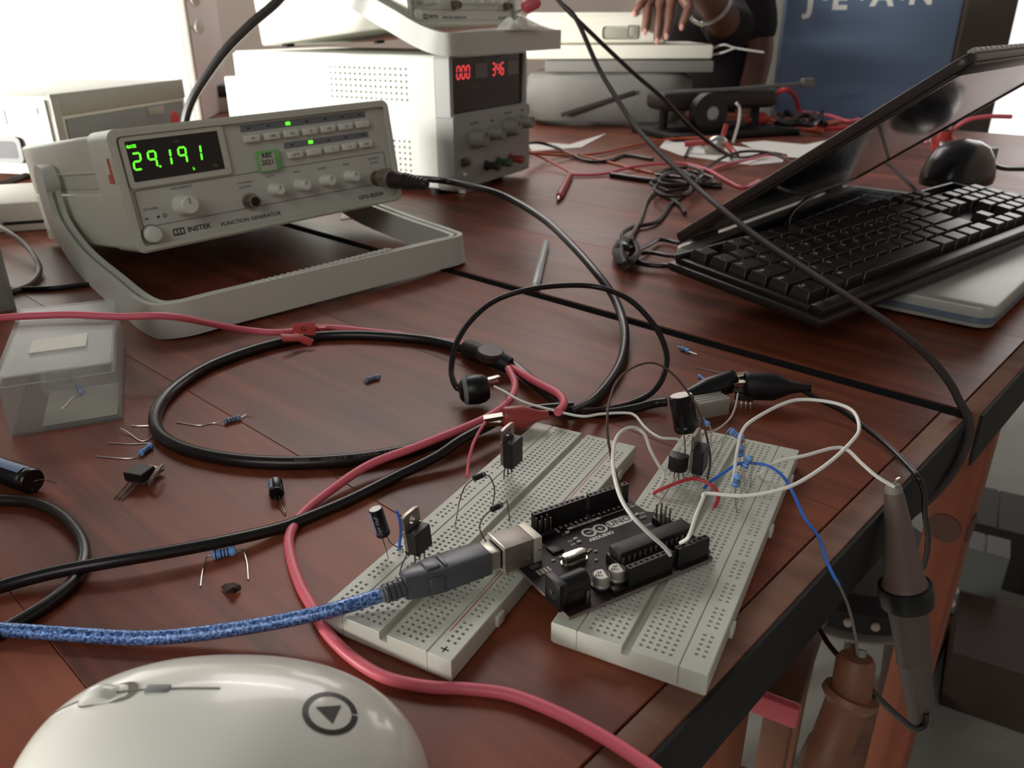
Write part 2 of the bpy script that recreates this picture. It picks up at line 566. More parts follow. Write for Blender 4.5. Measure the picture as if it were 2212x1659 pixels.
def breadboard(label, near_left, ang, lines):
    t = tag(empty('breadboard', near_left, RZ(-ang)), label, 'breadboard', 'solderless breadboards on the bench')
    L, Wd, Ht = 165.1, 54.5, 9.0
    hw = 0.62
    ysT, hyT = grid([3.8 + 2.54 * k for k in range(63)], hw, 0.15, L - 0.15)
    rows = [8.0 + 2.54 * (g * 6 + k) for g in range(10) for k in range(5)]
    ysR, hyR = grid(rows, hw, 0.15, L - 0.15)
    for side in (0, 1):
        x0, x1 = (0.0, 9.4) if side == 0 else (45.1, 54.5)
        cs = [3.4, 5.94] if side == 0 else [48.56, 51.1]
        b = B(0.001)
        xs, hx = grid(cs, hw, x0 + 0.3, x1 - 0.3)
        cells(b, xs, ysR, lambda i, j: i in hx and j in hyR, Ht, Ht - 2.6)
        b.add([(x0, 0, 1.0), (x1, 0, 1.0), (x1, L, 1.0), (x0, L, 1.0), (x0, 0, Ht - 0.3), (x1, 0, Ht - 0.3), (x1, L, Ht - 0.3), (x0, L, Ht - 0.3),
               (x0 + 0.3, 0.15, Ht), (x1 - 0.3, 0.15, Ht), (x1 - 0.3, L - 0.15, Ht), (x0 + 0.3, L - 0.15, Ht)],
              [(0, 1, 5, 4), (1, 2, 6, 5), (2, 3, 7, 6), (3, 0, 4, 7), (3, 2, 1, 0), (4, 5, 9, 8), (5, 6, 10, 9), (6, 7, 11, 10), (7, 4, 8, 11)])
        r = obj('power_rail', b, BBM, t, 0)
        if side == 1 and lines:
            obj('polarity_line', B(0.001).box(46.15, 46.55, 12, 152, Ht, Ht + 0.04), M('red_line_print', (196, 84, 92), 0.5), r)
            obj('plus_mark', B(0.001).box(48.0, 51.2, 3.6, 4.2, Ht, Ht + 0.04).box(49.3, 49.9, 2.4, 5.4, Ht, Ht + 0.04), DARKP, r)
    b = B(0.001)
    cs = [13.28 + 2.54 * k for k in range(5)] + [31.06 + 2.54 * k for k in range(5)]
    xs, hx = grid(cs, hw, 9.9, 44.6)
    ci = xs.index(31.06 - hw)
    mid0, mid1 = 25.6, 28.9
    xs2 = xs[:ci] + [mid0, mid1] + xs[ci:]
    hx2 = set(h if h < ci else h + 2 for h in hx)
    lowi = ci
    cells(b, xs2, ysT, lambda i, j: i in hx2 and j in hyT, Ht, Ht - 2.6, lambda i: i == lowi, Ht - 3.2)
    b.add([(mid0, 0.15, Ht - 3.2), (mid0, L - 0.15, Ht - 3.2), (mid0, L - 0.15, Ht), (mid0, 0.15, Ht)], [(0, 1, 2, 3)])
    b.add([(mid1, 0.15, Ht - 3.2), (mid1, L - 0.15, Ht - 3.2), (mid1, L - 0.15, Ht), (mid1, 0.15, Ht)], [(0, 1, 2, 3)])
    x0, x1 = 9.6, 44.9
    for ya, yb, s_ in ((0.0, 0.15, 0), (L, L - 0.15, 1)):
        b.add([(x0, ya, 1), (mid0, ya, 1), (mid1, ya, 1), (x1, ya, 1), (x0, ya, Ht - 0.3), (mid0, ya, Ht - 0.3), (mid1, ya, Ht - 0.3), (x1, ya, Ht - 0.3),
               (9.9, yb, Ht), (mid0, yb, Ht), (mid1, yb, Ht), (44.6, yb, Ht), (mid0, ya, Ht - 3.2), (mid1, ya, Ht - 3.2), (mid0, yb, Ht - 3.2), (mid1, yb, Ht - 3.2)],
              [(0, 1, 5, 4), (2, 3, 7, 6), (1, 2, 13, 12), (4, 5, 9, 8), (6, 7, 11, 10), (12, 13, 15, 14)])
    b.add([(x0, 0, 1), (x0, L, 1), (x0, L, Ht - 0.3), (x0, 0, Ht - 0.3), (9.9, L - 0.15, Ht), (9.9, 0.15, Ht)], [(0, 1, 2, 3), (3, 2, 4, 5)])
    b.add([(x1, 0, 1), (x1, L, 1), (x1, L, Ht - 0.3), (x1, 0, Ht - 0.3), (44.6, L - 0.15, Ht), (44.6, 0.15, Ht)], [(0, 1, 2, 3), (3, 2, 4, 5)])
    b.add([(x0, 0, 1), (x1, 0, 1), (x1, L, 1), (x0, L, 1)], [(0, 1, 2, 3)])
    obj('terminal_strip', b, BBM, t, 0)
    obj('adhesive_backing', B(0.001).box(0.5, 54.0, 0.5, L - 0.5, 0, 1.0), BBH, t)
    for yy in (28, 95, 140):
        obj('joining_lug', B(0.001).box(54.5, 56.0, yy, yy + 5, 2.2, 6.5, 0.3), BBM, t)
    return t


BBL = breadboard('white solderless breadboard with a thin red rail line, under the blue USB plug', (-0.0676, 0.2279, 0), 29.0, True)
BBR = breadboard('white solderless breadboard by the bench edge, under the microcontroller board', (0.0133, 0.2202, 0), 27.5, False)
ZB = 0.009   # top of a breadboard

# ------------------------------------------------------------------ microcontroller board
AR = tag(empty('microcontroller_board', (0.0192, 0.2187, 0.0128), RZ(30.867) @ RX(-2.02) @ RY(0.539)), 'dark microcontroller board with white lettering lying across both breadboards', 'circuit board')
PCB = M('dark_pcb_mask', (38, 26, 26), 0.5, spec=0.3)
PCBE = M('pcb_edge_laminate', (120, 104, 100), 0.6)
SILK = M('white_silkscreen', (225, 224, 215), 0.55)
HDR = M('black_header_plastic', (17, 14, 14), 0.42)
b = B(0.001)
outline = [(0, 0), (66.0, 0), (66.0, 1.5), (68.58, 4.1), (68.58, 36.6), (66.0, 39.2), (66.0, 50.8), (64.4, 53.34), (0, 53.34)]
pcb = obj('pcb', B(0.001).prism(outline, -1.6, 0.0), PCB, AR)
b = B(0.001)
for i in range(len(outline)):
    p, q = outline[i], outline[(i + 1) % len(outline)]
    b.add([(p[0], p[1], -1.5), (q[0], q[1], -1.5), (q[0], q[1], -0.25), (p[0], p[1], -0.25)], [(0, 1, 2, 3)])
for k in range(len(b.v)):
    x, y, z = b.v[k]
    b.v[k] = (34.3 + (x - 34.3) * 1.0006, 26.7 + (y - 26.7) * 1.0006, z)
obj('board_edge', b, PCBE, pcb)
for x, y in ((15.2, 50.8), (66.0, 35.6), (66.0, 7.6), (14.0, 2.5)):
    obj('mounting_hole', B(0.001).lathe([(0, 1.5), (0.05, 1.5)], (x, y, 0.0), (0, 0, 1), 16), BLACKM, pcb)


def header(x0, n, y, label=None):
    b = B(0.001)
    x1 = x0 + (n - 1) * 2.54
    xs, hx = grid([x0 + 2.54 * k for k in range(n)], 0.6, x0 - 1.27, x1 + 1.27)
    ys, hy = grid([y], 0.6, y - 1.25, y + 1.25)
    cells(b, xs, ys, lambda i, j: i in hx and j in hy, 8.5, 4.5)
    skirt(b, x0 - 1.27, x1 + 1.27, y - 1.25, y + 1.25, 0.05, 8.5)
    h = obj('pin_header', b, HDR, AR, 0)
    c = B(0.001)
    for k in range(n):
        xx = x0 + 2.54 * k
        c.box(xx - 0.5, xx - 0.2, y - 0.45, y + 0.45, 5.0, 8.2).box(xx + 0.2, xx + 0.5, y - 0.45, y + 0.45, 5.0, 8.2)
    tag(obj('contact', c, M('header_contact', (96, 72, 60), 0.4, metal=0.7), h), kind='stuff')


header(18.8, 10, 50.8)
header(45.72, 8, 50.8)
header(27.94, 8, 2.54)
header(50.8, 6, 2.54)
# USB socket: folded steel shell, rear block, front flange
u = obj('usb_socket', B(0.001).box(-5.9, 6.4, 32.4, 44.2, 0.05, 10.7, 0.25), M('brushed_shell_steel', (150, 142, 134), 0.5, metal=0.75, bump=0.1, bscale=900), AR)
obj('rear_block', B(0.001).box(6.5, 10.0, 32.3, 44.3, 0.05, 10.8, 0.2), M('matt_shell_steel', (206, 200, 184), 0.5, metal=0.5), u)
obj('front_flange', B(0.001).box(-6.5, -5.9, 31.9, 44.7, 0.0, 11.3, 0.1), M('bright_shell_steel', (236, 232, 220), 0.22, metal=0.8), u)
obj('socket_mouth', B(0.001).box(-6.53, -6.48, 33.4, 43.2, 1.4, 9.6), BLACKM, u)
for x, z in ((3.6, 7.4), (3.6, 3.2), (8.2, 5.4)):
    obj('retaining_tab', B(0.001).box(x, x + 1.0, 32.0, 32.4, z - 0.5, z + 0.5, 0.1), TIN, u)
# power jack
j = obj('power_jack', B(0.001).box(1.6, 11.6, 3.2, 12.2, 0.05, 6.4, 0.4).box(-1.9, 1.6, 3.0, 12.4, 0.05, 10.8, 0.4).lathe([(0, 4.2), (10.0, 4.2)], (1.6, 7.7, 6.2), (1, 0, 0), 20), HDR, AR)
obj('jack_bore', B(0.001).lathe([(0, 3.1), (0.06, 3.1)], (-1.96, 7.7, 6.2), (1, 0, 0), 20), M('jack_bore_dark', (8, 7, 7), 0.7), j)
obj('jack_pin', B(0.001).lathe([(0, 0.9), (0.5, 0.9)], (-2.4, 7.7, 6.2), (1, 0, 0), 12), DULLTIN, j)
obj('jack_tag', B(0.001).box(9.2, 10.6, 2.6, 3.0, 0.0, 5.0, 0.1), DULLTIN, j)
# microcontroller in its socket
ch = obj('microcontroller', B(0.001).box(30.0, 65.4, 10.6, 17.6, 4.6, 8.2, 0.25), M('chip_epoxy', (34, 28, 27), 0.5), AR)
obj('chip_socket', B(0.001).box(29.6, 65.8, 9.4, 18.8, 0.05, 4.2, 0.2), HDR, ch)
b = B(0.001)
for k in range(14):
    x = 31.3 + 2.54 * k
    for y in (10.2, 18.0):
        s_ = -1 if y < 14 else 1
        b.box(x - 0.65, x + 0.65, y - 0.15, y + 0.15, 4.3, 6.4, 0.05).box(x - 0.3, x + 0.3, y - 0.12, y + 0.12, 3.4, 4.4)
tag(obj('chip_pin', b, TIN, ch), kind='stuff')
obj('end_notch', B(0.001).lathe([(0, 1.3), (0.04, 1.3)], (30.9, 14.1, 8.2), (0, 0, 1), 14), BLACKM, ch)
# crystal
def stadium(cx, cy, L_, w, n=8):
    r = w / 2
    h = L_ / 2 - r
    return [(cx + h + r * math.cos(a), cy + r * math.sin(a)) for a in [math.pi * (-0.5 + k / n) for k in range(n + 1)]] + \
           [(cx - h + r * math.cos(a), cy + r * math.sin(a)) for a in [math.pi * (0.5 + k / n) for k in range(n + 1)]]
cy_ = obj('crystal', B(0.001).prism(stadium(20.2, 25.9, 10.4, 4.0), 0.5, 3.7, bev=0.35), STEEL, AR)
obj('crystal_base', B(0.001).prism(stadium(20.2, 25.9, 11.4, 4.9), 0.05, 0.5), STEEL, cy_)
# two electrolytic cans
for x in (19.2, 26.2):
    c = obj('smd_capacitor', B(0.001).lathe([(0.9, 3.1), (1.6, 3.1), (1.9, 2.85), (2.2, 3.1), (5.2, 3.1), (5.5, 2.8)], (x, 7.6, 0), (0, 0, 1), 20), M('can_aluminium', (186, 182, 172), 0.5, metal=0.6), AR)
    obj('capacitor_base', B(0.001).box(x - 3.3, x + 3.3, 4.3, 10.9, 0.05, 0.9, 0.3), HDR, c)
    pol = [(x + 2.8 * math.cos(a), 7.6 + 2.8 * math.sin(a)) for a in [math.radians(-75 + 15 * k) for k in range(9)]]
    obj('polarity_mark', B(0.001).prism(pol, 5.5, 5.54), M('capacitor_print', (48, 40, 38), 0.5), c)
    text('capacitor_value', '47\n25V', 0.0017, DARKP, c, ((x - 0.9) * 0.001, 0.0079, 0.00556), RZ(-40))
# ICSP pins
for (cx, cy2, nx, ny) in ((65.2, 27.9, 2, 3), (19.6, 46.2, 3, 2)):
    b = B(0.001)
    base = B(0.001).box(cx - 1.27 * nx, cx + 1.27 * nx, cy2 - 1.27 * ny, cy2 + 1.27 * ny, 0.05, 2.4, 0.2)
    ic = obj('programming_header', base, HDR, AR)
    for ix in range(nx):
        for iy in range(ny):
            x, y = cx + (ix - (nx - 1) / 2) * 2.54, cy2 + (iy - (ny - 1) / 2) * 2.54
            obj('pin', B(0.001).box(x - 0.32, x + 0.32, y - 0.32, y + 0.32, 2.4, 8.4, 0.12), DULLTIN, ic)
# small surface parts
for x, y in ((28.9, 37.5), (28.9, 35.1), (28.8, 43.0), (60.8, 38.9)):
    obj('led', B(0.001).box(x - 0.9, x + 0.9, y - 0.5, y + 0.5, 0.02, 0.8, 0.15), M('led_cream', (206, 204, 184), 0.35), AR)
b = B(0.001)
for k in range(4):
    b.box(4.0 + 1.5 * k, 5.0 + 1.5 * k, 24.6, 27.6, 0.02, 0.5)
for k in range(3):
    b.box(60.2 + 1.1 * k, 60.9 + 1.1 * k, 35.2, 36.6, 0.02, 0.5)
for x, y in ((27.6, 29.6), (27.8, 27.6), (29.2, 28.2), (24.6, 30.0), (17.0, 30.2), (30.6, 26.4), (13.4, 30.0), (24.0, 3.4), (27.2, 21.6)):
    b.box(x - 0.7, x + 0.7, y - 0.4, y + 0.4, 0.02, 0.55)
tag(obj('chip_resistor', b, M('chip_resistor_body', (150, 140, 124), 0.4), AR), kind='stuff')
obj('regulator', B(0.001).box(20.0, 25.0, 1.2, 4.0, 0.05, 1.7, 0.15), HDR, AR)
obj('interface_chip', B(0.001).box(15.5, 20.5, 33.0, 38.0, 0.05, 1.0, 0.1), HDR, AR)
obj('fuse', B(0.001).box(3.4, 7.0, 29.0, 31.0, 0.05, 0.9, 0.1), M('fuse_green', (70, 74, 60), 0.5), AR)
rb = obj('reset_button', B(0.001).box(3.0, 9.0, 46.6, 52.4, 0.05, 3.2, 0.2), STEEL, AR)
obj('button_cap', B(0.001).lathe([(3.2, 1.7), (4.4, 1.6)], (6.0, 49.5, 0), (0, 0, 1), 14), M('reset_red', (150, 40, 40), 0.5), rb)
# printing
Z0 = 0.00003
ring = B(0.001)
for cx in (36.3, 41.9):
    n = 28
    vs, fs = [], []
    for k in range(n):
        a = 2 * math.pi * k / n
        vs += [(cx + 3.1 * math.cos(a), 38.7 + 3.1 * math.sin(a), 0.05), (cx + 2.1 * math.cos(a), 38.7 + 2.1 * math.sin(a), 0.05)]
    for k in range(n):
        k2 = (k + 1) % n
        fs.append((2 * k, 2 * k2, 2 * k2 + 1, 2 * k + 1))
    ring.add(vs, fs)
ring.box(35.2, 37.4, 38.45, 38.95, 0.03, 0.06).box(40.8, 43.0, 38.45, 38.95, 0.03, 0.06).box(41.65, 42.15, 37.6, 39.8, 0.03, 0.06)
obj('infinity_logo', ring, SILK, pcb)
pill = obj('name_plate', B(0.001).prism(stadium(51.6, 38.8, 12.4, 5.2), 0.02, 0.06), SILK, pcb)
text('model_name', 'UNO', 0.0043, M('silkscreen_gap', (52, 44, 42), 0.5), pill, (0.0516, 0.0388, 0.0001), sx=1.15)
text('maker_name', 'ARDUINO', 0.0026, SILK, pcb, (0.0390, 0.0338, Z0), bold=0.00012, sx=1.0)
bar = obj('section_bar', B(0.001).box(30.6, 46.8, 44.6, 46.0, 0.02, 0.05).box(46.8, 66.0, 45.2, 45.5, 0.02, 0.05), SILK, pcb)
text('section_name', 'DIGITAL (PWM~)', 0.0013, M('silkscreen_gap', (52, 44, 42), 0.5), bar, (0.0388, 0.0453, 0.0001), sx=1.2)
for k, s_ in enumerate(['AREF', 'GND', '13', '12', '~11', '~10', '~9', '8']):
    text('pin_number', s_, 0.0015, SILK, pcb, (0.0188 + 0.00254 * (k + 2), 0.0484, Z0), RZ(90), ax='RIGHT')
for k, s_ in enumerate(['7', '~6', '~5', '4', '~3', '2', 'TX>1', 'RX<0']):
    text('pin_number', s_, 0.0015, SILK, pcb, (0.04572 + 0.00254 * k, 0.0484, Z0), RZ(90), ax='RIGHT')
for s_, x, y in (('L', 26.9, 43.0), ('TX', 26.4, 37.5), ('RX', 26.4, 35.1), ('ON', 63.6, 39.0), ('ICSP', 60.2, 30.5)):
    text('mark', s_, 0.0016, SILK, pcb, (x * 0.001, y * 0.001, Z0))
for k, s_ in enumerate(['', 'IOREF', 'RESET', '3.3V', '5V', 'GND', 'GND', 'Vin']):
    if s_:
        text('pin_number', s_, 0.0013, SILK, pcb, (0.02794 + 0.00254 * k, 0.0046, Z0), RZ(90), ax='LEFT')
obj('outline_print', B(0.001).prism(stadium(14.2, 41.0, 5.2, 2.4), 0.02, 0.04).box(4, 8, 50.0, 50.6, 0.02, 0.04).box(46, 50, -0.02, 0.4, -0.02, 0.05), M('silk_dim', (120, 116, 110), 0.6), pcb)

# ------------------------------------------------------------------ blue USB lead
USB = tag(empty('usb_cable', (0.0192, 0.2187, 0.0128), RZ(30.867) @ RX(-2.02) @ RY(0.539)), 'translucent blue USB cable plugged into the microcontroller board, running left past the mouse', 'cable')
PLUG = M('smoky_plug_pvc', (82, 84, 90), 0.3, var=0.25, vscale=60)
obj('plug_shell', B(0.001).box(-11.5, -6.6, 34.1, 42.5, 1.9, 9.3, 0.5), M('plug_shell_steel', (176, 172, 160), 0.35, metal=0.7), USB)
poly = [(-11.0, 33.2), (-11.0, 43.4), (-31.0, 43.8), (-38.0, 42.6), (-44.0, 40.8), (-44.0, 35.8), (-38.0, 34.0), (-31.0, 32.8)]
pb = obj('plug_body', B(0.001).prism(poly, 0.6, 10.6, bev=1.2), PLUG, USB)
obj('grip_ridge', B(0.001).box(-36, -30.5, 35.0, 41.6, 10.4, 11.4, 0.45).box(-29.5, -28.0, 34.4, 42.2, 10.4, 11.2, 0.3).box(-36, -30.5, 32.2, 33.2, 2.6, 8.6, 0.3), PLUG, pb)
b = B(0.001)
for k in range(4):
    b.lathe([(0, 3.0), (0.3, 3.5), (1.3, 3.5), (1.6, 3.0)], (-44.0 - 1.9 * k, 38.3, 5.2 - 0.06 * k), (-1, 0, -0.03), 18)
obj('strain_relief', b.lathe([(0, 3.0), (8, 2.7)], (-43.8, 38.3, 5.2), (-1, 0, -0.03), 18), PLUG, USB)
BLUEB = bpy.data.materials.new('blue_braid_cable')
BLUEB.use_nodes = True
nt = BLUEB.node_tree
bs = nt.nodes['Principled BSDF']
tc = nt.nodes.new('ShaderNodeTexCoord')
n1 = nt.nodes.new('ShaderNodeTexNoise')
n1.inputs['Scale'].default_value = 950
n1.inputs['Detail'].default_value = 2
nt.links.new(tc.outputs['Object'], n1.inputs['Vector'])
cr = nt.nodes.new('ShaderNodeValToRGB')
cr.color_ramp.elements[0].position = 0.38
cr.color_ramp.elements[0].color = srgb((38, 70, 128))
cr.color_ramp.elements[1].position = 0.68
cr.color_ramp.elements[1].color = srgb((136, 178, 240))
nt.links.new(n1.outputs['Fac'], cr.inputs[0])
nt.links.new(cr.outputs[0], bs.inputs['Base Color'])
bs.inputs['Metallic'].default_value = 0.45
bs.inputs['Roughness'].default_value = 0.3
bs.inputs['Coat Weight'].default_value = 0.6
bp = nt.nodes.new('ShaderNodeBump')
bp.inputs['Strength'].default_value = 0.7
bp.inputs['Distance'].default_value = 0.0006
nt.links.new(n1.outputs['Fac'], bp.inputs['Height'])
nt.links.new(bp.outputs['Normal'], bs.inputs['Normal'])
iw = USB.matrix_world.inverted()
bpy.context.view_layer.update()
iw = (Matrix.Translation(Vector((0.0192, 0.2187, 0.0128))) @ RZ(30.867) @ RX(-2.02) @ RY(0.539)).inverted()
pts = [Vector((-0.0505, 0.0383, 0.005)), iw @ P(870, 1268, 0.0155), iw @ P(800, 1293, 0.0135), iw @ P(700, 1322, 0.0118), iw @ P(560, 1350, 0.0075), iw @ P(420, 1370, 0.0045), iw @ P(300, 1378, 0.0033), iw @ P(150, 1370, 0.003), iw @ P(0, 1360, 0.003), iw @ P(-160, 1350, 0.003)]
obj('cord', B().tube(pts, 0.0026, 12, 10), BLUEB, USB)

# ------------------------------------------------------------------ white wireless mouse
ms = tag(empty('computer_mouse', (-0.0787, 0.1552, 0), RZ(-0.3)), 'white computer mouse with a round black emblem in the near left corner', 'computer mouse')
MA, MB_, MH, MP = 0.0562, 0.0345, 0.0360, 2.25
def mtheta(s_):
    return math.acos(max(0, min(1, s_ ** (1 / 0.62))))
def mz(x, y):
    s_ = (abs(x / MA) ** MP + abs(y / MB_) ** MP) ** (1 / MP)
    return 0.003 + MH * math.sin(mtheta(min(s_, 1)))
b = B()
NR, NA = 22, 72
vs, fs = [], []
for i in range(NR + 1):
    th = math.pi / 2 * i / NR
    s_ = math.cos(th) ** 0.62
    for k in range(NA):
        a = 2 * math.pi * k / NA
        ca, sa = math.cos(a), math.sin(a)
        rr = (abs(ca) ** MP + abs(sa) ** MP) ** (-1 / MP)
        vs.append((MA * s_ * rr * ca, MB_ * s_ * rr * sa, 0.003 + MH * math.sin(th)))
for i in range(NR):
    for k in range(NA):
        k2 = (k + 1) % NA
        fs.append((i * NA + k, i * NA + k2, (i + 1) * NA + k2, (i + 1) * NA + k))
fs.append(tuple(range(NA - 1, -1, -1)))
MW = M('gloss_white_mouse', (224, 222, 211), 0.22, coat=0.4)
mb = obj('shell', B().add(vs, fs), MW, ms)
lo = B()
vs, fs = [], []
for i, (s_, z) in enumerate(((0.94, 0.0), (0.97, 0.003), (0.985, 0.0034))):
    for k in range(NA):
        a = 2 * math.pi * k / NA
        ca, sa = math.cos(a), math.sin(a)
        rr = (abs(ca) ** MP + abs(sa) ** MP) ** (-1 / MP)
        vs.append((MA * s_ * rr * ca, MB_ * s_ * rr * sa, z))
for i in range(2):
    for k in range(NA):
        k2 = (k + 1) % NA
        fs.append((i * NA + k, i * NA + k2, (i + 1) * NA + k2, (i + 1) * NA + k))
fs.append(tuple(range(NA - 1, -1, -1)))
fs.append(tuple(2 * NA + k for k in range(NA)))
obj('base_plate', lo.add(vs, fs), GREYP, ms)
def onm(poly, off=0.00012, ztop=None):
    return [(x, y, mz(x, y) + off) for x, y in poly]
MG = M('mouse_grey_print', (112, 108, 98), 0.35)
MD = M('mouse_dark_print', (62, 57, 54), 0.35)
# split line between the two buttons
b = B()
b.tube([(x, 0.0050, mz(x, 0.005) + 0.00005) for x in [-0.0445 + 0.0018 * k for k in range(27)]], 0.00028, 6, 1)
obj('button_gap', b, MG, mb)
cut = B()
slot = stadium(-0.0275, 0.0050, 0.0160, 0.0074, 8)
cut.add(onm(slot, 0.00022), [tuple(range(len(slot)))])
obj('wheel_slot', cut, M('wheel_slot_dark', (92, 86, 74), 0.5), mb)
wz = mz(-0.0285, 0.005)
obj('scroll_wheel', B().lathe([(-0.0030, 0.0045), (-0.0024, 0.0062), (-0.0010, 0.0069), (0.0010, 0.0069), (0.0024, 0.0062), (0.0030, 0.0045)], (-0.0290, 0.005, wz - 0.0046), (0, 1, 0), 24), MW, ms)
dp = obj('speed_button', B().box(-0.0172, -0.0108, 0.0037, 0.0063, mz(-0.014, 0.005) - 0.0006, mz(-0.014, 0.005) + 0.0006, 0.0004), GREYP, ms)
# emblem: broken ring with a triangle
ex, ey = 0.0318, 0.0000
n = 40
em = B()
vs, fs = [], []
gaps = ((8, 24), (-72, -58))
for k in range(72):
    d = -180 + k * 5
    if any(g0 <= d < g1 - 12 for g0, g1 in gaps):
        continue
    a0, a1 = math.radians(d), math.radians(d + 5)
    o = len(vs)
    for r_, a in ((0.0068, a0), (0.0068, a1), (0.0053, a1), (0.0053, a0)):
        x, y = ex + r_ * math.cos(a), ey + r_ * math.sin(a)
        vs.append((x, y, mz(x, y) + 0.00012))
    fs.append((o, o + 1, o + 2, o + 3))
em.add(vs, fs)
tri = [(ex + 0.0037 * math.cos(math.radians(a)), ey + 0.0037 * math.sin(math.radians(a))) for a in (52, 172, 292)]
em.add(onm(tri, 0.0002), [(0, 1, 2)])
obj('emblem', em, MD, mb)

# ------------------------------------------------------------------ function generators
def rrect(x0, x1, z0, z1, r, n=4):
    out = []
    for cx, cz, a0 in ((x1 - r, z1 - r, 0), (x0 + r, z1 - r, 90), (x0 + r, z0 + r, 180), (x1 - r, z0 + r, 270)):
        for k in range(n + 1):
            a = math.radians(a0 + 90 * k / n)
            out.append((cx + r * math.cos(a), cz + r * math.sin(a)))
    return out


FR = RX(90)      # text or shapes drawn in x, z on a front that faces -y


def frontprism(b, poly, y0, y1, bev=0.0):
    """prism drawn in x,z reaching from y0 to y1"""
    return b.prism(poly, -y1, -y0, M4=RX(90), bev=bev)


def frame(b, po, pi, y0, y1):
    n = len(po)
    vs = []
    for pl, y in ((po, y0), (pi, y0), (po, y1), (pi, y1)):
        vs += [(p[0], y, p[1]) for p in pl]
    fs = []
    for k in range(n):
        k2 = (k + 1) % n
        fs += [(k, k2, n + k2, n + k), (2 * n + k, 3 * n + k, 3 * n + k2, 2 * n + k2), (k, 2 * n + k, 2 * n + k2, k2), (n + k, n + k2, 3 * n + k2, 3 * n + k)]
    return b.add(vs, fs)


def sweep(b, pts, prof, sub, e1, flip=False):
    q = smooth([Vector(p) for p in pts], sub)
    vs, fs = [], []
    e1 = Vector(e1)
    n = len(prof)
    for i, p in enumerate(q):
        t = (q[min(i + 1, len(q) - 1)] - q[max(i - 1, 0)]).normalized()
        e1 = (e1 - t * e1.dot(t)).normalized()
        e2 = t.cross(e1) * (-1 if flip else 1)
        vs += [p + e1 * a + e2 * c for a, c in prof]
    for i in range(len(q) - 1):
        for k in range(n):
            k2 = (k + 1) % n
            fs.append((i * n + k, i * n + k2, (i + 1) * n + k2, (i + 1) * n + k))
    fs.append(tuple(range(n)))
    fs.append(tuple((len(q) - 1) * n + k for k in range(n)))
    return b.add(vs, fs)


SEG = {'0': 'abcdef', '1': 'bc', '2': 'abged', '3': 'abgcd', '4': 'fgbc', '5': 'afgcd', '6': 'afgedc', '7': 'abc', '8': 'abcdefg', '9': 'abfgc'}


def digit(b, ch, x, z, w, h, t, y, slant=0.08):
    g = t * 0.18
    bars = {'a': (0, 1, 1, 1), 'b': (1, 0.5, 1, 1), 'c': (1, 0, 1, 0.5), 'd': (0, 0, 1, 0), 'e': (0, 0, 0, 0.5), 'f': (0, 0.5, 0, 1), 'g': (0, 0.5, 1, 0.5)}
    for s_ in SEG[ch]:
        xa, za, xb, zb = bars[s_]
        xa, xb, za, zb = x + xa * w, x + xb * w, z + za * h, z + zb * h
        if za == zb:
            poly = [(xa + g, za), (xa + g + t / 2, za + t / 2), (xb - g - t / 2, za + t / 2), (xb - g, za), (xb - g - t / 2, za - t / 2), (xa + g + t / 2, za - t / 2)]
        else:
            poly = [(xa, za + g), (xa + t / 2, za + g + t / 2), (xa + t / 2, zb - g - t / 2), (xa, zb - g), (xa - t / 2, zb - g - t / 2), (xa - t / 2, za + g + t / 2)]
        poly = [(px_ + (pz - z) * slant, pz) for px_, pz in poly]
        frontprism(b, poly, y - 0.12, y)
    return b


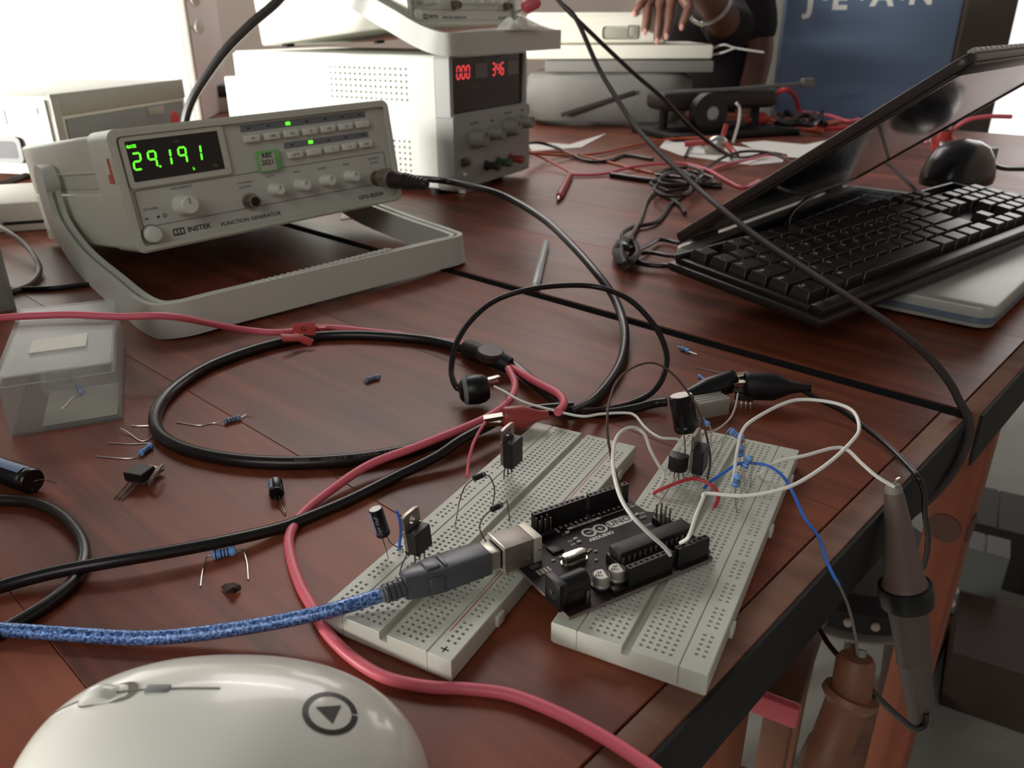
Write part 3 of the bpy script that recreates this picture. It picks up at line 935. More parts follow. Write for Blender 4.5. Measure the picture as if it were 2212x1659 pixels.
def generator(label, loc, yaw, tilt, rl, hpath, full):
    t = tag(empty('function_generator', loc, RZ(yaw) @ RX(tilt) @ RY(rl)), label, 'instrument')
    W_, H_, D_ = 251.0, 90.5, 240.0
    body = obj('case', B(0.001).box(2.5, W_ - 2.5, -200, 0, 1.5, 46, 3.0, 3).box(2.5, W_ - 2.5, -200, 0, 46.6, 88.5, 3.0, 3).box(3.2, W_ - 3.2, -199, -1, 45, 48), CREAM, t)
    obj('side_rib', B(0.001).box(1.2, 3.0, -192, -60, 60.5, 62.5, 0.5), CREAM, body)
    b = frame(B(0.001), rrect(0, W_, 0, H_, 7, 5), rrect(4.5, W_ - 4.5, 4, H_ - 4.5, 4, 5), -D_, -196)
    bz = obj('front_bezel', b, CREAM, t, 50)
    obj('bezel_lip', frame(B(0.001), rrect(1.5, W_ - 1.5, 1.5, H_ - 1.5, 6, 5), rrect(5.5, W_ - 5.5, 5, H_ - 5.5, 3.5, 5), -D_ - 1.6, -D_), CREAM, bz, 50)
    fy = -D_ + 2.2
    pan = obj('front_panel', frontprism(B(0.001), rrect(4.3, W_ - 4.3, 3.8, H_ - 4.2, 3.5), fy, fy + 3.0), CREAM2, t)
    # display with its raised surround
    obj('display_surround', frame(B(0.001), rrect(7.5, 88.5, 47.5, 84.5, 3), rrect(11.5, 84.2, 51.8, 81.2, 0.8), fy - 2.4, fy), CREAM, pan, 50)
    dsp = obj('display', B(0.001).box(11.4, 84.3, fy - 0.5, fy, 51.7, 81.3), DISPM, t)
    yy = fy - 0.55
    if full:
        for ch, x in (('2', 14.5), ('9', 26.0), ('1', 37.2), ('9', 49.4), ('1', 61.4)):
            obj('digit', digit(B(0.001), ch, x, 60.6, 5.7, 11.6, 1.35, yy), GLOWG, dsp)
        obj('decimal_point', frontprism(B(0.001), rrect(33.0, 34.5, 59.9, 61.4, 0.5), yy - 0.1, yy), GLOWG, dsp)
        s1 = 0.001
        text('indicator', 'GATE', 0.0031, GLOWG, dsp, (0.0163, yy * s1, 0.0772), FR, sx=0.9, bold=0.0001)
        text('indicator', '0.01', 0.0028, M('dim_print', (130, 126, 120), 0.5), dsp, (0.0506, yy * s1, 0.0772), FR)
        text('indicator', 'k', 0.0034, GLOWG, dsp, (0.0591, yy * s1, 0.0555), FR)
        text('indicator', 'Hz', 0.0036, M('dim_green_print', (96, 160, 70), 0.5), dsp, (0.0767, yy * s1, 0.0555), FR)
    # function buttons and their printed strips
    caps1 = ['1M', '100k', '10k', '1k', '100', '10', '1']
    caps2 = ['GATE', '~', '/\\', 'n', 'INV']
    obj('legend_strip', B(0.001).box(104.5, 226, fy - 0.12, fy, 77.4, 82.8, 0.05).box(140, 226, fy - 0.12, fy, 60.2, 65.4, 0.05), STRIPM, pan)
    for k in range(7):
        x = 111.5 + 18.05 * k
        bt = obj('push_button', B(0.001).box(x - 6.9, x + 6.9, fy - 4.2, fy, 69.0, 75.0, 1.1, 3), KEYW, t)
        text('button_print', caps1[k], 0.0028, DARKP, bt, (x * 0.001, (fy - 4.26) * 0.001, 0.072), FR)
        if k != 2:
            obj('indicator_lamp', B(0.001).box(x - 1.5, x + 1.5, fy - 0.3, fy, 79.5, 80.7, 0.1), DARKP, pan)
    for k in range(5):
        x = 147.6 + 18.1 * k
        bt = obj('push_button', B(0.001).box(x - 6.9, x + 6.9, fy - 4.2, fy, 51.8, 57.8, 1.1, 3), KEYW, t)
        text('button_print', caps2[k], 0.0028, DARKP, bt, (x * 0.001, (fy - 4.26) * 0.001, 0.0548), FR)
        if k != 1:
            obj('indicator_lamp', B(0.001).box(x - 1.5, x + 1.5, fy - 0.3, fy, 62.3, 63.5, 0.1), DARKP, pan)
    for x, z in ((147.6, 80.2), (165.7, 63.0)):
        lm = obj('indicator_lamp', B(0.001).box(x - 2.1, x + 2.1, fy - 0.5, fy, z - 1.3, z + 1.3, 0.2), GLOWG, pan)
    # recessed sub panel outline, knobs, sockets
    obj('panel_groove', frame(B(0.001), rrect(9.5, 240, 18.0, 46.0, 2.0), rrect(10.4, 239, 18.8, 45.2, 1.5), fy - 0.08, fy), GREYP, pan, 50)
    kb = obj('tuning_knob', B(0.001).lathe([(0, 8.4), (4, 8.2), (14.5, 7.0), (15.5, 6.0)], (43.5, fy, 30.0), (0, -1, 0), 28), KEYW, t)
    obj('pointer_line', B(0.001).box(43.0, 44.0, fy - 15.7, fy - 15.4, 31, 36), GREYP, kb)
    for x in (122.0, 147.0, 172.0, 197.4):
        kb = obj('control_knob', B(0.001).lathe([(0, 5.2), (5, 5.0), (12.5, 4.5), (13.2, 3.8)], (x, fy, 29.4), (0, -1, 0), 22), KEYW, t)
        obj('pointer_line', B(0.001).box(x - 0.4, x + 0.4, fy - 13.4, fy - 13.1, 30, 33), GREYP, kb)
    for x in (99.5, 227.0):
        sk = obj('bnc_socket', B(0.001).lathe([(0, 7.0), (1.5, 7.0), (1.6, 5.0), (9, 5.0), (9.2, 4.2)], (x, fy, 23.4), (0, -1, 0), 22), M('bnc_plating', (150, 140, 128), 0.35, metal=0.8), t)
        obj('insulator', B(0.001).lathe([(0, 3.8), (0.3, 3.8)], (x, fy - 9.2, 23.4), (0, -1, 0), 18), BLACKM, sk)
        obj('bayonet_lug', B(0.001).cyl((x - 6.0, fy - 7, 23.4), (x + 6.0, fy - 7, 23.4), 0.8, n=8), DULLTIN, sk)
    pw = obj('power_button', B(0.001).lathe([(0, 6.6), (5.5, 6.4), (7.0, 5.4), (7.4, 3.5)], (14.6, fy, 12.6), (0, -1, 0), 26), KEYW, t)
    obj('button_collar', B(0.001).lathe([(0, 7.6), (0.6, 7.6)], (14.6, fy, 12.6), (0, -1, 0), 26), GREYP, pw)
    # lettering
    ft = (fy - 0.05) * 0.001
    for s_, x, z, sz, bo in (('POWER', 19.0, 31.0, 2.9, 0.0), ('FREQUENCY', 46, 43.0, 2.6, 0), ('TTL/CMOS', 98, 38.8, 2.5, 0), ('OUTPUT', 98, 35.3, 2.5, 0), ('DUTY', 122, 40.5, 2.6, 0), ('CMOS', 147, 40.5, 2.2, 0), ('OFFSET', 172, 39.8, 2.6, 0), ('AMPL', 197, 39.8, 2.6, 0), ('OUTPUT', 227, 41.0, 2.6, 0), ('50 OHM', 227, 37.4, 2.2, 0), ('FUNCTION GENERATOR', 97.5, 9.6, 4.3, 0.00008), ('GFG-8250A', 218.0, 9.0, 5.0, 0.00012), ('INSTEK', 52.5, 10.6, 5.4, 0.00016)):
        text('lettering', s_, sz * 0.001, DARKP, pan, (x * 0.001, ft, z * 0.001), FR, bold=bo, sx=1.12)
    obj('maker_mark', frame(B(0.001), rrect(31.0, 40.5, 8.0, 13.4, 0.8), rrect(32.0, 39.5, 9.2, 12.4, 0.5), fy - 0.12, fy).box(34.0, 35.0, fy - 0.12, fy, 9.2, 12.4).box(36.6, 37.6, fy - 0.12, fy, 9.2, 12.4), DARKP, pan)
    b = B(0.001).box(12.5, 15.5, fy - 0.1, fy, 24.0, 25.0).box(22, 24, fy - 0.1, fy, 23.6, 25.4)
    obj('switch_symbol', frame(b, rrect(26.5, 29.5, 23.2, 26.2, 1.4), rrect(27.1, 28.9, 23.8, 25.6, 0.8), fy - 0.1, fy), DARKP, pan)
    # carrying handle swung down as a stand
    prof = [(-5.5, -12), (-5.5, 12), (-1.6, 12), (-1.6, 8.6), (1.6, 8.6), (1.6, 12), (5.5, 12), (5.5, -12)]
    hb = B(0.001)
    sweep(hb, hpath, prof, 8, (-1, 0, 0), True)
    hd = obj('carrying_handle', hb, CREAM2, t, 40)
    for x in (-13.0, W_ + 1.0):
        obj('handle_pivot', B(0.001).lathe([(0, 13.5), (11, 13.5), (12, 12.0)], (x, hpath[0][1], hpath[0][2] - 4), (1, 0, 0), 28), CREAM2, hd)
    ribs = B(0.001)
    y0, z0 = hpath[len(hpath) // 2][1], hpath[len(hpath) // 2][2]
    for k in range(24):
        ribs.box(40 + 5.2 * k, 42.6 + 5.2 * k, y0 - 2.0, y0 + 7.0, z0 + 11.0, z0 + 13.4, 0.5)
    tag(obj('grip_rib', ribs, CREAM2, hd), kind='stuff')
    for x in (30, W_ - 30):
        obj('rear_foot', B(0.001).lathe([(0, 8), (4, 8)], (x, -20, -2.0), (0, 0, 1), 16), BLACKM, t)
    return t


HP1 = [(-8, -92, 62), (-8, -90, 40), (-8, -98, 16), (-12, -150, -8), (-19, -235, -24), (-25, -306, -34), (-16, -330, -36), (20, -334, -36), (120, -335, -37.5), (205, -335, -39), (236, -329, -40), (246, -305, -38), (250, -235, -26), (255, -150, -8), (258, -98, 16), (258, -90, 40), (258, -92, 62)]
FG = generator('cream function generator showing green digits 29.191, raised on its handle', (-0.4485, 0.769, 0.003), 44.265, -7.956, -1.3, HP1, True)
# green sticker block on the front
fy = -240 + 2.2
st = tag(empty('glass_sticker', FG.matrix_world.translation), 'green-edged glass tag lettered ABS 2021 on the function generator front', 'sticker')
st.matrix_world = FG.matrix_world
obj('glass_block', B(0.001).box(112.6, 132.2, fy - 3.4, fy - 0.1, 44.4, 61.2, 0.5), M('green_tint_glass', (150, 228, 130), 0.12, trans=0.35), st)
obj('paper_face', B(0.001).box(113.6, 127.6, fy - 3.6, fy - 3.42, 45.4, 58.4), M('sticker_paper', (196, 196, 184), 0.5), st)
text('lettering', 'ABS\n2021', 0.0056, DARKP, st, (0.1206, (fy - 3.7) * 0.001, 0.0546), FR, bold=0.0001)
# hazard tag on the case side
hz = tag(empty('orange_tag', FG.matrix_world.translation), 'small orange label stuck on the side of the near function generator', 'sticker')
hz.matrix_world = FG.matrix_world
obj('label_strip', B(0.001).box(-0.9, -0.05, -233, -225, 53, 59.5).box(-0.9, -0.05, -233, -230.4, 59.5, 71), M('orange_label', (196, 92, 62), 0.5), hz)
obj('label_face', B(0.001).box(-0.92, -0.03, -230.2, -222.5, 59.8, 70), M('pale_label', (226, 220, 214), 0.5), hz)

# ------------------------------------------------------------------ bench power supply
PSL = tag(empty('power_supply', (-0.075, 0.99, 0), RZ(60.5)), 'white bench power supply with a red digital display, holed side panel', 'instrument')
PSW = M('white_sheet_steel', (226, 228, 218), 0.45)
W_, H_, D_ = 180.0, 161.0, 340.0
obj('chassis', B(0.001).box(2.0, W_, 14, D_ - 4, 9, H_, 2.5, 2), PSW, PSL)
b = B(0.001)
ya, ha = grid([56 + 7.68 * k for k in range(16)], 1.25, 16, 336)
za, hz_ = grid([28 + 6.9 * k for k in range(6)] + [110.5 + 6.9 * k for k in range(6)], 1.25, 12, 158)
cells(b, ya, za, lambda i, j: i in ha and j in hz_, 0.0, -1.4, bottom=False)
b.v = [(-z, x, y) for (x, y, z) in b.v]
obj('vented_side', b, PSW, PSL, 0)
obj('vent_backing', B(0.001).box(1.45, 1.6, 50, 176, 24, 152), M('vent_dark', (30, 28, 27), 0.8), PSL)
obj('front_frame', frame(B(0.001), rrect(-2, W_ + 3, 8, H_ + 1, 6, 4), rrect(5, W_ - 4, 96, H_ - 3, 3, 4), -6, 14), M('front_frame_plastic', (176, 178, 172), 0.45), PSL, 50)
dsp = obj('display', B(0.001).box(4.5, W_ - 3.5, -2.5, 0, 97, H_ - 2), M('dark_red_filter', (40, 20, 18), 0.2), PSL)
for (s_, x0, m_) in (('000', 19, GLOWR), ('346', 100, GLOWR)):
    for k, ch in enumerate(s_):
        obj('digit', digit(B(0.001), ch, x0 + 10.5 * k, 134.5, 6.6, 13.5, 1.9, -2.6, 0.06), m_, dsp)
OFFS = M('unlit_segment', (92, 84, 80), 0.4)
for x0 in (59, 138):
    obj('unlit_window', B(0.001).box(x0, x0 + 29, -2.9, -2.5, 133, 149.5), OFFS, dsp)
for s_, x, z in (('VOLTS', 34, 154), ('AMPS', 74, 155), ('POWER SUPPLY', 60, 124), ('VOLTS', 115, 156), ('C.V. C.C.', 140, 128)):
    text('lettering', s_, 0.0045, M('faint_print', (128, 110, 104), 0.5), dsp, (x * 0.001, -0.0027, z * 0.001), FR)
low = obj('control_panel', frontprism(B(0.001), rrect(-3, W_ + 4, 10, 95, 4), -10, 14), M('control_panel_plastic', (168, 170, 164), 0.5, var=0.05), PSL)
for x, z, r in ((43, 66, 12), (86, 68, 9), (126, 71, 12), (163, 74, 9)):
    kb = obj('control_knob', B(0.001).lathe([(0, r), (4, r * 0.98), (16, r * 0.8), (17, r * 0.7)], (x, -10, z), (0, -1, 0), 22), M('knob_grey', (140, 138, 130), 0.5), PSL)
    obj('pointer_line', B(0.001).box(x - 0.7, x + 0.7, -27.4, -26.9, z + 2, z + r * 0.7), DARKP, kb)
    text('lettering', 'VOLTAGE' if r > 10 else 'FINE', 0.0042, DARKP, low, (x * 0.001, -0.0101, (z + r + 5) * 0.001), FR)
for x, m_ in ((70, M('post_black', (40, 36, 34), 0.4)), (100, M('post_green', (60, 84, 62), 0.4)), (132, M('post_red', (150, 60, 46), 0.4))):
    kb = obj('binding_post', B(0.001).lathe([(0, 6.5), (3, 6.5), (3.5, 4.6), (14, 4.6), (15, 5.6), (19, 5.2)], (x, -10, 30), (0, -1, 0), 18), m_, PSL)
obj('power_switch', B(0.001).box(12, 26, -15, -10, 36, 46, 1.2), M('switch_dark', (70, 60, 56), 0.4), PSL)
obj('indicator_lamp', B(0.001).lathe([(0, 2.6), (3, 2.2), (4, 1.0)], (18, -10, 26), (0, -1, 0), 14), KEYW, PSL)
for x in (20, 160):
    for y in (30, 300):
        obj('rubber_foot', B(0.001).lathe([(0, 10), (9, 11)], (x, y, 0), (0, 0, 1), 16), BLACKM, PSL)
obj('foot_block', B(0.001).box(30, 60, -4, 30, 0, 9, 2), M('foot_grey', (150, 148, 140), 0.5), PSL)
for y, z in ((326, 140), (326, 30)):
    obj('case_screw', B(0.001).lathe([(0, 3.6), (1.0, 3.4), (1.8, 1.6)], (0.0, y, z), (-1, 0, 0), 16), STEEL, PSL)
obj('rear_heatsink', B(0.001).box(6, W_ - 6, D_ - 4, D_ + 26, 20, 128, 2), PSW, PSL)

HP2 = [(-8, -150, 62), (-8, -164, 46), (-9, -190, 28), (-10, -225, 8), (-10, -260, -12), (-10, -286, -22), (-4, -298, -24), (24, -301, -24), (125, -301, -24), (227, -301, -24), (255, -298, -24), (261, -286, -22), (261, -260, -12), (260, -225, 8), (260, -190, 28), (259, -164, 46), (259, -150, 62)]
FG2 = generator('cream function generator tilted on its handle on top of the power supply', (-0.323, 1.130, 0.1655), 60.5, -6.0, 0, HP2, False)

# ------------------------------------------------------------------ instrument on the left, in front of the white cabinet
LB = tag(empty('bench_instrument', (-0.59, 1.09, 0), RZ(-12)), 'cream bench instrument with a mains inlet, at the far left behind the function generator', 'instrument')
obj('case', B(0.001).box(-230, 0, 0, 300, 10, 110, 3, 2), CREAM, LB)
obj('front_plate', B(0.001).box(-228, -4, -3, 0, 14, 106, 1), M('bright_front_plate', (204, 204, 196), 0.45), LB)
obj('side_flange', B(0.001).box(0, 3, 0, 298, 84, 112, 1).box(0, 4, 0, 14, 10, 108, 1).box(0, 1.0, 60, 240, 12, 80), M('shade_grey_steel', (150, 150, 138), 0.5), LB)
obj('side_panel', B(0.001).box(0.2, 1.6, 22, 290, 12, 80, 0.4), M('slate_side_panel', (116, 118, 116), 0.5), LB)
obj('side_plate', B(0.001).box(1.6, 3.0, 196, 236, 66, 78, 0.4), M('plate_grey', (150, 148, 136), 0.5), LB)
obj('red_seal', B(0.001).lathe([(0, 11), (1.2, 10)], (1.6, 262, 56), (1, 0, 0), 20), M('red_seal', (190, 60, 62), 0.5), LB)
obj('rating_window', B(0.001).box(-100, -66, -4, -3, 74, 92), M('blue_grey_window', (62, 78, 112), 0.4), LB)
ml = obj('mains_inlet', frontprism(B(0.001), rrect(-98, -50, 26, 60, 8), -8, -3), M('inlet_plastic', (58, 56, 54), 0.4), LB)
obj('inlet_well', frontprism(B(0.001), rrect(-91, -57, 32, 54, 5), -8.3, -8), BLACKM, ml)
obj('nameplate', B(0.001).box(-46, -16, -4, -3, 88, 96), M('plate_print', (96, 104, 108), 0.5), LB)
for x, y in ((-30, 30), (-200, 30), (-30, 270), (-200, 270)):
    obj('rubber_foot', B(0.001).lathe([(0, 9), (10, 9)], (x, y, 0), (0, 0, 1), 14), BLACKM, LB)

CB = tag(empty('white_cabinet', (-0.64, 1.72, 0), RZ(8)), 'tall white equipment cabinet filling the upper left background', 'cabinet')
obj('cabinet_body', B().box(-1.1, 0, 0, 0.4, 0, 0.62, 0.006), M('white_cabinet_paint', (240, 240, 236), 0.45), CB)
obj('side_trim', B().box(0, 0.012, 0.0, 0.02, 0.0, 0.62, 0.002), M('cabinet_trim_grey', (186, 184, 172), 0.5), CB)
for z in (0.185, 0.235, 0.45):
    kb = obj('wing_bolt', B().lathe([(0, 0.004), (0.012, 0.004), (0.013, 0.013), (0.020, 0.013), (0.021, 0.008)], (0.012, 0.03, z), (1, -0.5, 0), 18), M('bolt_white', (232, 230, 222), 0.4), CB)
obj('red_clip', B().box(0.03, 0.075, 0.02, 0.035, 0.240, 0.254, 0.003), REDD, CB)

# grey box and papers between the cabinet and the power supply
gb = tag(empty('grey_adapter', tuple(P(440, 246, 0)), RZ(20)), 'grey adapter box with a black top, between the left instrument and power supply', 'adapter')
obj('body', B().box(-0.07, 0.09, 0, 0.07, 0, 0.035, 0.004), M('adapter_cream', (190, 186, 172), 0.5), gb)
obj('lid', B().box(-0.075, 0.09, 0.0, 0.07, 0.035, 0.06, 0.004), BLACKP, gb)
obj('socket', B().box(0.0, 0.03, -0.006, 0.0, 0.01, 0.025, 0.001), BLACKM, gb)

# ------------------------------------------------------------------ clear plastic part box
bx = tag(empty('clear_plastic_box', tuple(P(26, 945, 0)), RZ(23)), 'clear plastic parts box with a blank white label at the left edge', 'box')
w, d, h, t_ = 0.0535, 0.115, 0.034, 0.0013
def shell(b, x0, x1, y0, y1, z0, z1, t, top=True, bot=True):
    b.box(x0, x1, y0, y0 + t, z0, z1).box(x0, x1, y1 - t, y1, z0, z1).box(x0, x0 + t, y0 + t, y1 - t, z0, z1).box(x1 - t, x1, y0 + t, y1 - t, z0, z1)
    if top:
        b.box(x0 + t, x1 - t, y0 + t, y1 - t, z1 - t, z1)
    if bot:
        b.box(x0 + t, x1 - t, y0 + t, y1 - t, z0, z0 + t)
    return b
obj('tray', shell(B(), 0, w, 0, d, 0, h - 0.006, t_, top=False), CLEAR, bx)
ld = obj('lid', shell(B(), -0.0008, w + 0.0008, -0.0008, d + 0.0008, h - 0.0058, h, t_, bot=False), CLEAR, bx)
obj('label', B().box(0.012, 0.040, 0.030, 0.052, h, h + 0.0002), M('label_paper', (222, 220, 204), 0.6), ld)
obj('catch', B().box(0.022, 0.034, -0.003, -0.0008, h - 0.009, h - 0.001, 0.0006), CLEAR, ld)
obj('paper_liner', B().box(0.014, w - 0.003, 0.004, 0.05, 0.0016, 0.0020), M('liner_paper', (186, 184, 170), 0.7), bx)
bx2 = tag(empty('clear_storage_case', tuple(P(36, 668, 0)), RZ(36)), 'frosted clear storage case standing cut off at the left edge', 'box')
obj('case_shell', shell(B(), -0.09, 0.0, 0, 0.11, 0, 0.062, 0.002), haze_plastic('frosted_plastic', (176, 176, 170), 0.3, 0.6), bx2)
obj('case_rim', B().box(-0.092, 0.002, -0.002, 0.112, 0.058, 0.064, 0.001), M('frosted_rim', (176, 174, 168), 0.4), bx2)
obj('drawer', B().box(-0.085, -0.004, 0.004, 0.105, 0.004, 0.03, 0.001), M('drawer_grey', (186, 182, 174), 0.5), bx2)

# ------------------------------------------------------------------ laptop with half-raised lid
LT = tag(empty('laptop', (0.138, 0.683, 0), RZ(-42)), 'silver laptop with its dark glossy lid half open behind the keyboard', 'laptop')
def rr_xy(x0, x1, y0, y1, r, n=5):
    return rrect(x0, x1, y0, y1, r, n)
SILV = M('silver_laptop_shell', (176, 176, 166), 0.38, metal=0.15)
DECK = M('laptop_deck', (150, 148, 140), 0.35)
obj('base', B(0.001).prism(rr_xy(0, 250, 0, 385, 11), 4, 19.5, bev=2.0), SILV, LT)
obj('edge_strip', B(0.001).prism(rr_xy(-1.2, 251, -1.2, 386, 12), 8, 12), M('blue_grey_edge', (120, 132, 150), 0.3, metal=0.4), LT)
dk = obj('deck', B(0.001).box(20, 130, 15, 370, 19.4, 20.0), M('deck_dark', (70, 64, 60), 0.4), LT)
for r_ in range(5):
    for c_ in range(14):
        obj('deck_key', B(0.001).box(28 + r_ * 19, 44 + r_ * 19, 22 + c_ * 24.5, 44 + c_ * 24.5, 20.0, 21.4, 0.6, 1), M('deck_key_black', (30, 28, 28), 0.45), dk)
for x, y in ((15, 15), (215, 15), (15, 350), (215, 350)):
    obj('foot', B(0.001).box(x, x + 20, y, y + 20, 0, 4), BLACKM, LT)
RL = Matrix.Translation(Vector((3, 0, 22))) @ RY(-36.6)
def lidbox(b, x0, x1, y0, y1, z0, z1, bev=0.0):
    return b.box(x0, x1, y0, y1, z0, z1, bev, 2, M4=RL)
ld = obj('lid', B(0.001).prism(rr_xy(0, 253, 0, 385, 10), 0.6, 8.0, M4=RL, bev=1.6), M('lid_dark_shell', (62, 52, 48), 0.35), LT)
obj('screen', lidbox(B(0.001), 14, 240, 10, 375, -0.2, 0.5), M('gloss_screen', (10, 9, 10), 0.08), ld)
fr = B(0.001)
for a in ((0, 14, 2, 383), (240, 252, 2, 383), (14, 240, 1, 10), (14, 240, 375, 384)):
    lidbox(fr, a[0], a[1], a[2], a[3], -1.4, 0.6, 0.4)
obj('screen_bezel', fr, M('bezel_dark', (48, 42, 40), 0.3), ld)
for k in range(22):
    obj('lid_bumper', lidbox(B(0.001), 249.5, 254.5, 6 + k * 13, 15 + k * 13, 6.2, 9.6, 0.8), M('bumper_pale', (176, 172, 164), 0.5), ld)
for y in (30, 320):
    obj('hinge', B(0.001).cyl((1, y, 20), (1, y + 40, 20), 4.5, n=14), BLACKP, LT)

# ------------------------------------------------------------------ black keyboard resting on the laptop
KB = tag(empty('keyboard', (0.190, 0.470, 0.0225), RZ(39.7) @ RX(5.0)), 'black full-size computer keyboard lying tilted across the laptop', 'keyboard')
KBB = M('keyboard_black', (34, 28, 27), 0.4)
KBK = M('keycap_black', (44, 37, 35), 0.34, bump=0.05)
KBL = M('key_legend', (190, 188, 180), 0.5)
Lk, Dk = 440.0, 124.0
obj('tray', B(0.001).box(0, Lk, 0, Dk, 0, 6.5, 2.0, 2), KBB, KB)
top = B(0.001).box(4, Lk - 4, 3, 12, 6.4, 12.5, 1.5, 2).box(4, Lk - 4, Dk - 7, Dk - 3, 6.4, 12.5, 1.2, 2).box(4, 9, 12, Dk - 7, 6.4, 10.0, 0.6).box(Lk - 9, Lk - 4, 12, Dk - 7, 6.4, 12.5, 0.6)
obj('upper_frame', top, KBB, KB)
U_ = 18.6
V_ = 16.2
key_meshes = {}


def keycap(x, y, w, h, leg):
    kk = (round(w, 1), round(h, 1))
    if kk not in key_meshes:
        b = B(0.001)
        a, c = w / 2, h / 2
        vs = [(-a, -c, 0), (a, -c, 0), (a, c, 0), (-a, c, 0), (-a + 0.6, -c + 0.6, 4), (a - 0.6, -c + 0.6, 4), (a - 0.6, c - 0.6, 4), (-a + 0.6, c - 0.6, 4),
              (-a + 2.2, -c + 1.4, 9.0), (a - 2.2, -c + 1.4, 9.0), (a - 2.2, c - 1.8, 9.6), (-a + 2.2, c - 1.8, 9.6)]
        fs = [(3, 2, 1, 0)]
        for i in (0, 4):
            for k in range(4):
                k2 = (k + 1) % 4
                fs.append((i + k, i + k2, i + 4 + k2, i + 4 + k))
        fs.append((8, 9, 10, 11))
        o = obj('key', b.add(vs, fs), KBK, KB, 0)
        bv = o.modifiers.new('soft', 'BEVEL')
        bv.width = 0.0006
        bv.segments = 2
        key_meshes[kk] = o
    else:
        o = key_meshes[kk].copy()
        COL.objects.link(o)
        o.parent = KB
    o.location = (x * 0.001, y * 0.001, 0.0068)
    if leg:
        text('key_legend', leg, 0.0042 if len(leg) < 3 else 0.0036, KBL, o, ((-w / 2 + 3.0) * 0.001, (h / 2 - 5.2) * 0.001, 0.00955), RX(2.0), ax='LEFT')
    return o


rows = [(0, [('Esc', 1, 0), ('F1', 1, 1), ('F2', 1, 0), ('F3', 1, 0), ('F4', 1, 0), ('F5', 1, .5), ('F6', 1, 0), ('F7', 1, 0), ('F8', 1, 0), ('F9', 1, .5), ('F10', 1, 0), ('F11', 1, 0), ('F12', 1, 0), ('', 1, .4), ('', 1, 0), ('', 1, 0)]),
        (1, [('~', 1, 0)] + [(c, 1, 0) for c in '1234567890-='] + [('', 2, 0), ('', 1, .4), ('', 1, 0), ('', 1, 0), ('', 1, .4), ('/', 1, 0), ('*', 1, 0), ('-', 1, 0)]),
        (2, [('Tab', 1.5, 0)] + [(c, 1, 0) for c in 'QWERTYUIOP[]'] + [('\\', 1.5, 0), ('', 1, .4), ('', 1, 0), ('', 1, 0), ('7', 1, .4), ('8', 1, 0), ('9', 1, 0), ('+', 1, 0)]),
        (3, [('Caps', 1.75, 0)] + [(c, 1, 0) for c in "ASDFGHJKL;'"] + [('', 2.25, 0), ('4', 1, 3.8), ('5', 1, 0), ('6', 1, 0), ('', 1, 0)]),
        (4, [('Shift', 2.25, 0)] + [(c, 1, 0) for c in 'ZXCVBNM,./'] + [('', 2.75, 0), ('', 1, 1.4), ('1', 1, 1.4), ('2', 1, 0), ('3', 1, 0), ('', 1, 0)]),
        (5, [('Ctrl', 1.25, 0), ('', 1.25, 0), ('Alt', 1.25, 0), ('', 6.25, 0), ('', 1.25, 0), ('', 1.25, 0), ('', 1.25, 0), ('', 1.25, 0), ('', 1, .4), ('', 1, 0), ('', 1, 0), ('0', 2, .4), ('.', 1, 0), ('', 1, 0)])]
for r_, ks in rows:
    x = 11.0
    y = Dk - 8 - V_ * 0.5 - r_ * V_ - (1.5 if r_ else 0)
    for i, (leg, w, gap) in enumerate(ks):
        x += gap * U_
        keycap(x + w * U_ / 2, y, w * U_ - 1.4, V_ - 1.2, leg if (i < 3 or r_ in (2, 3)) else '')
        x += w * U_
for x in (250, 395):
    obj('flip_foot', B(0.001).box(x, x + 20, Dk - 22, Dk - 14, -10.5, 0.5, 0.6), KBB, KB)

# unseen tower added to keep the window light off the near bench
BLOCKER = tag(empty('light_block_tower', (-0.80, 0.34, 0), RZ(0)), 'beige tower added out of view at the far left to block the window light', 'light blocker')
obj('tower_case', B().box(-.10, .10, -.22, .36, .012, .44, .004), CREAM2, BLOCKER)
obj('front_fascia', B().box(-.10, .10, -.236, -.221, .012, .44, .006), CREAM, BLOCKER)
obj('drive_bay', B().box(-.075, .075, -.240, -.236, .36, .40, .002), GREYP, BLOCKER)
obj('power_button', B().lathe([(0, .011), (.004, .010)], (0, -.236, .26), (0, -1, 0), 20), GREYP, BLOCKER)
for x, y in ((-.08, -.2), (.08, -.2), (-.08, .34), (.08, .34)):
    obj('foot', B().box(x - .012, x + .012, y - .012, y + .012, 0, .012), BLACKM, BLOCKER)

# ------------------------------------------------------------------ loose and plugged-in electronic components
RBLUE = M('resistor_blue', (122, 176, 246), 0.42)
RGREY = M('resistor_grey_blue', (128, 150, 172), 0.45)
BAND = M('resistor_band', (54, 42, 44), 0.5)
CAPS_ = M('capacitor_sleeve', (20, 17, 18), 0.28)
CAPT = M('capacitor_top', (206, 206, 200), 0.35, metal=0.5)
CAPL = M('capacitor_stripe', (120, 140, 170), 0.4)
EPOXY = M('transistor_epoxy', (30, 25, 25), 0.45)
TABM = M('transistor_tab', (150, 140, 132), 0.35, metal=0.8)


def lead(parent, pts, r=0.0003, mat=None):
    return obj('lead', B().tube(pts, r, 6, 4), mat or TIN, parent)


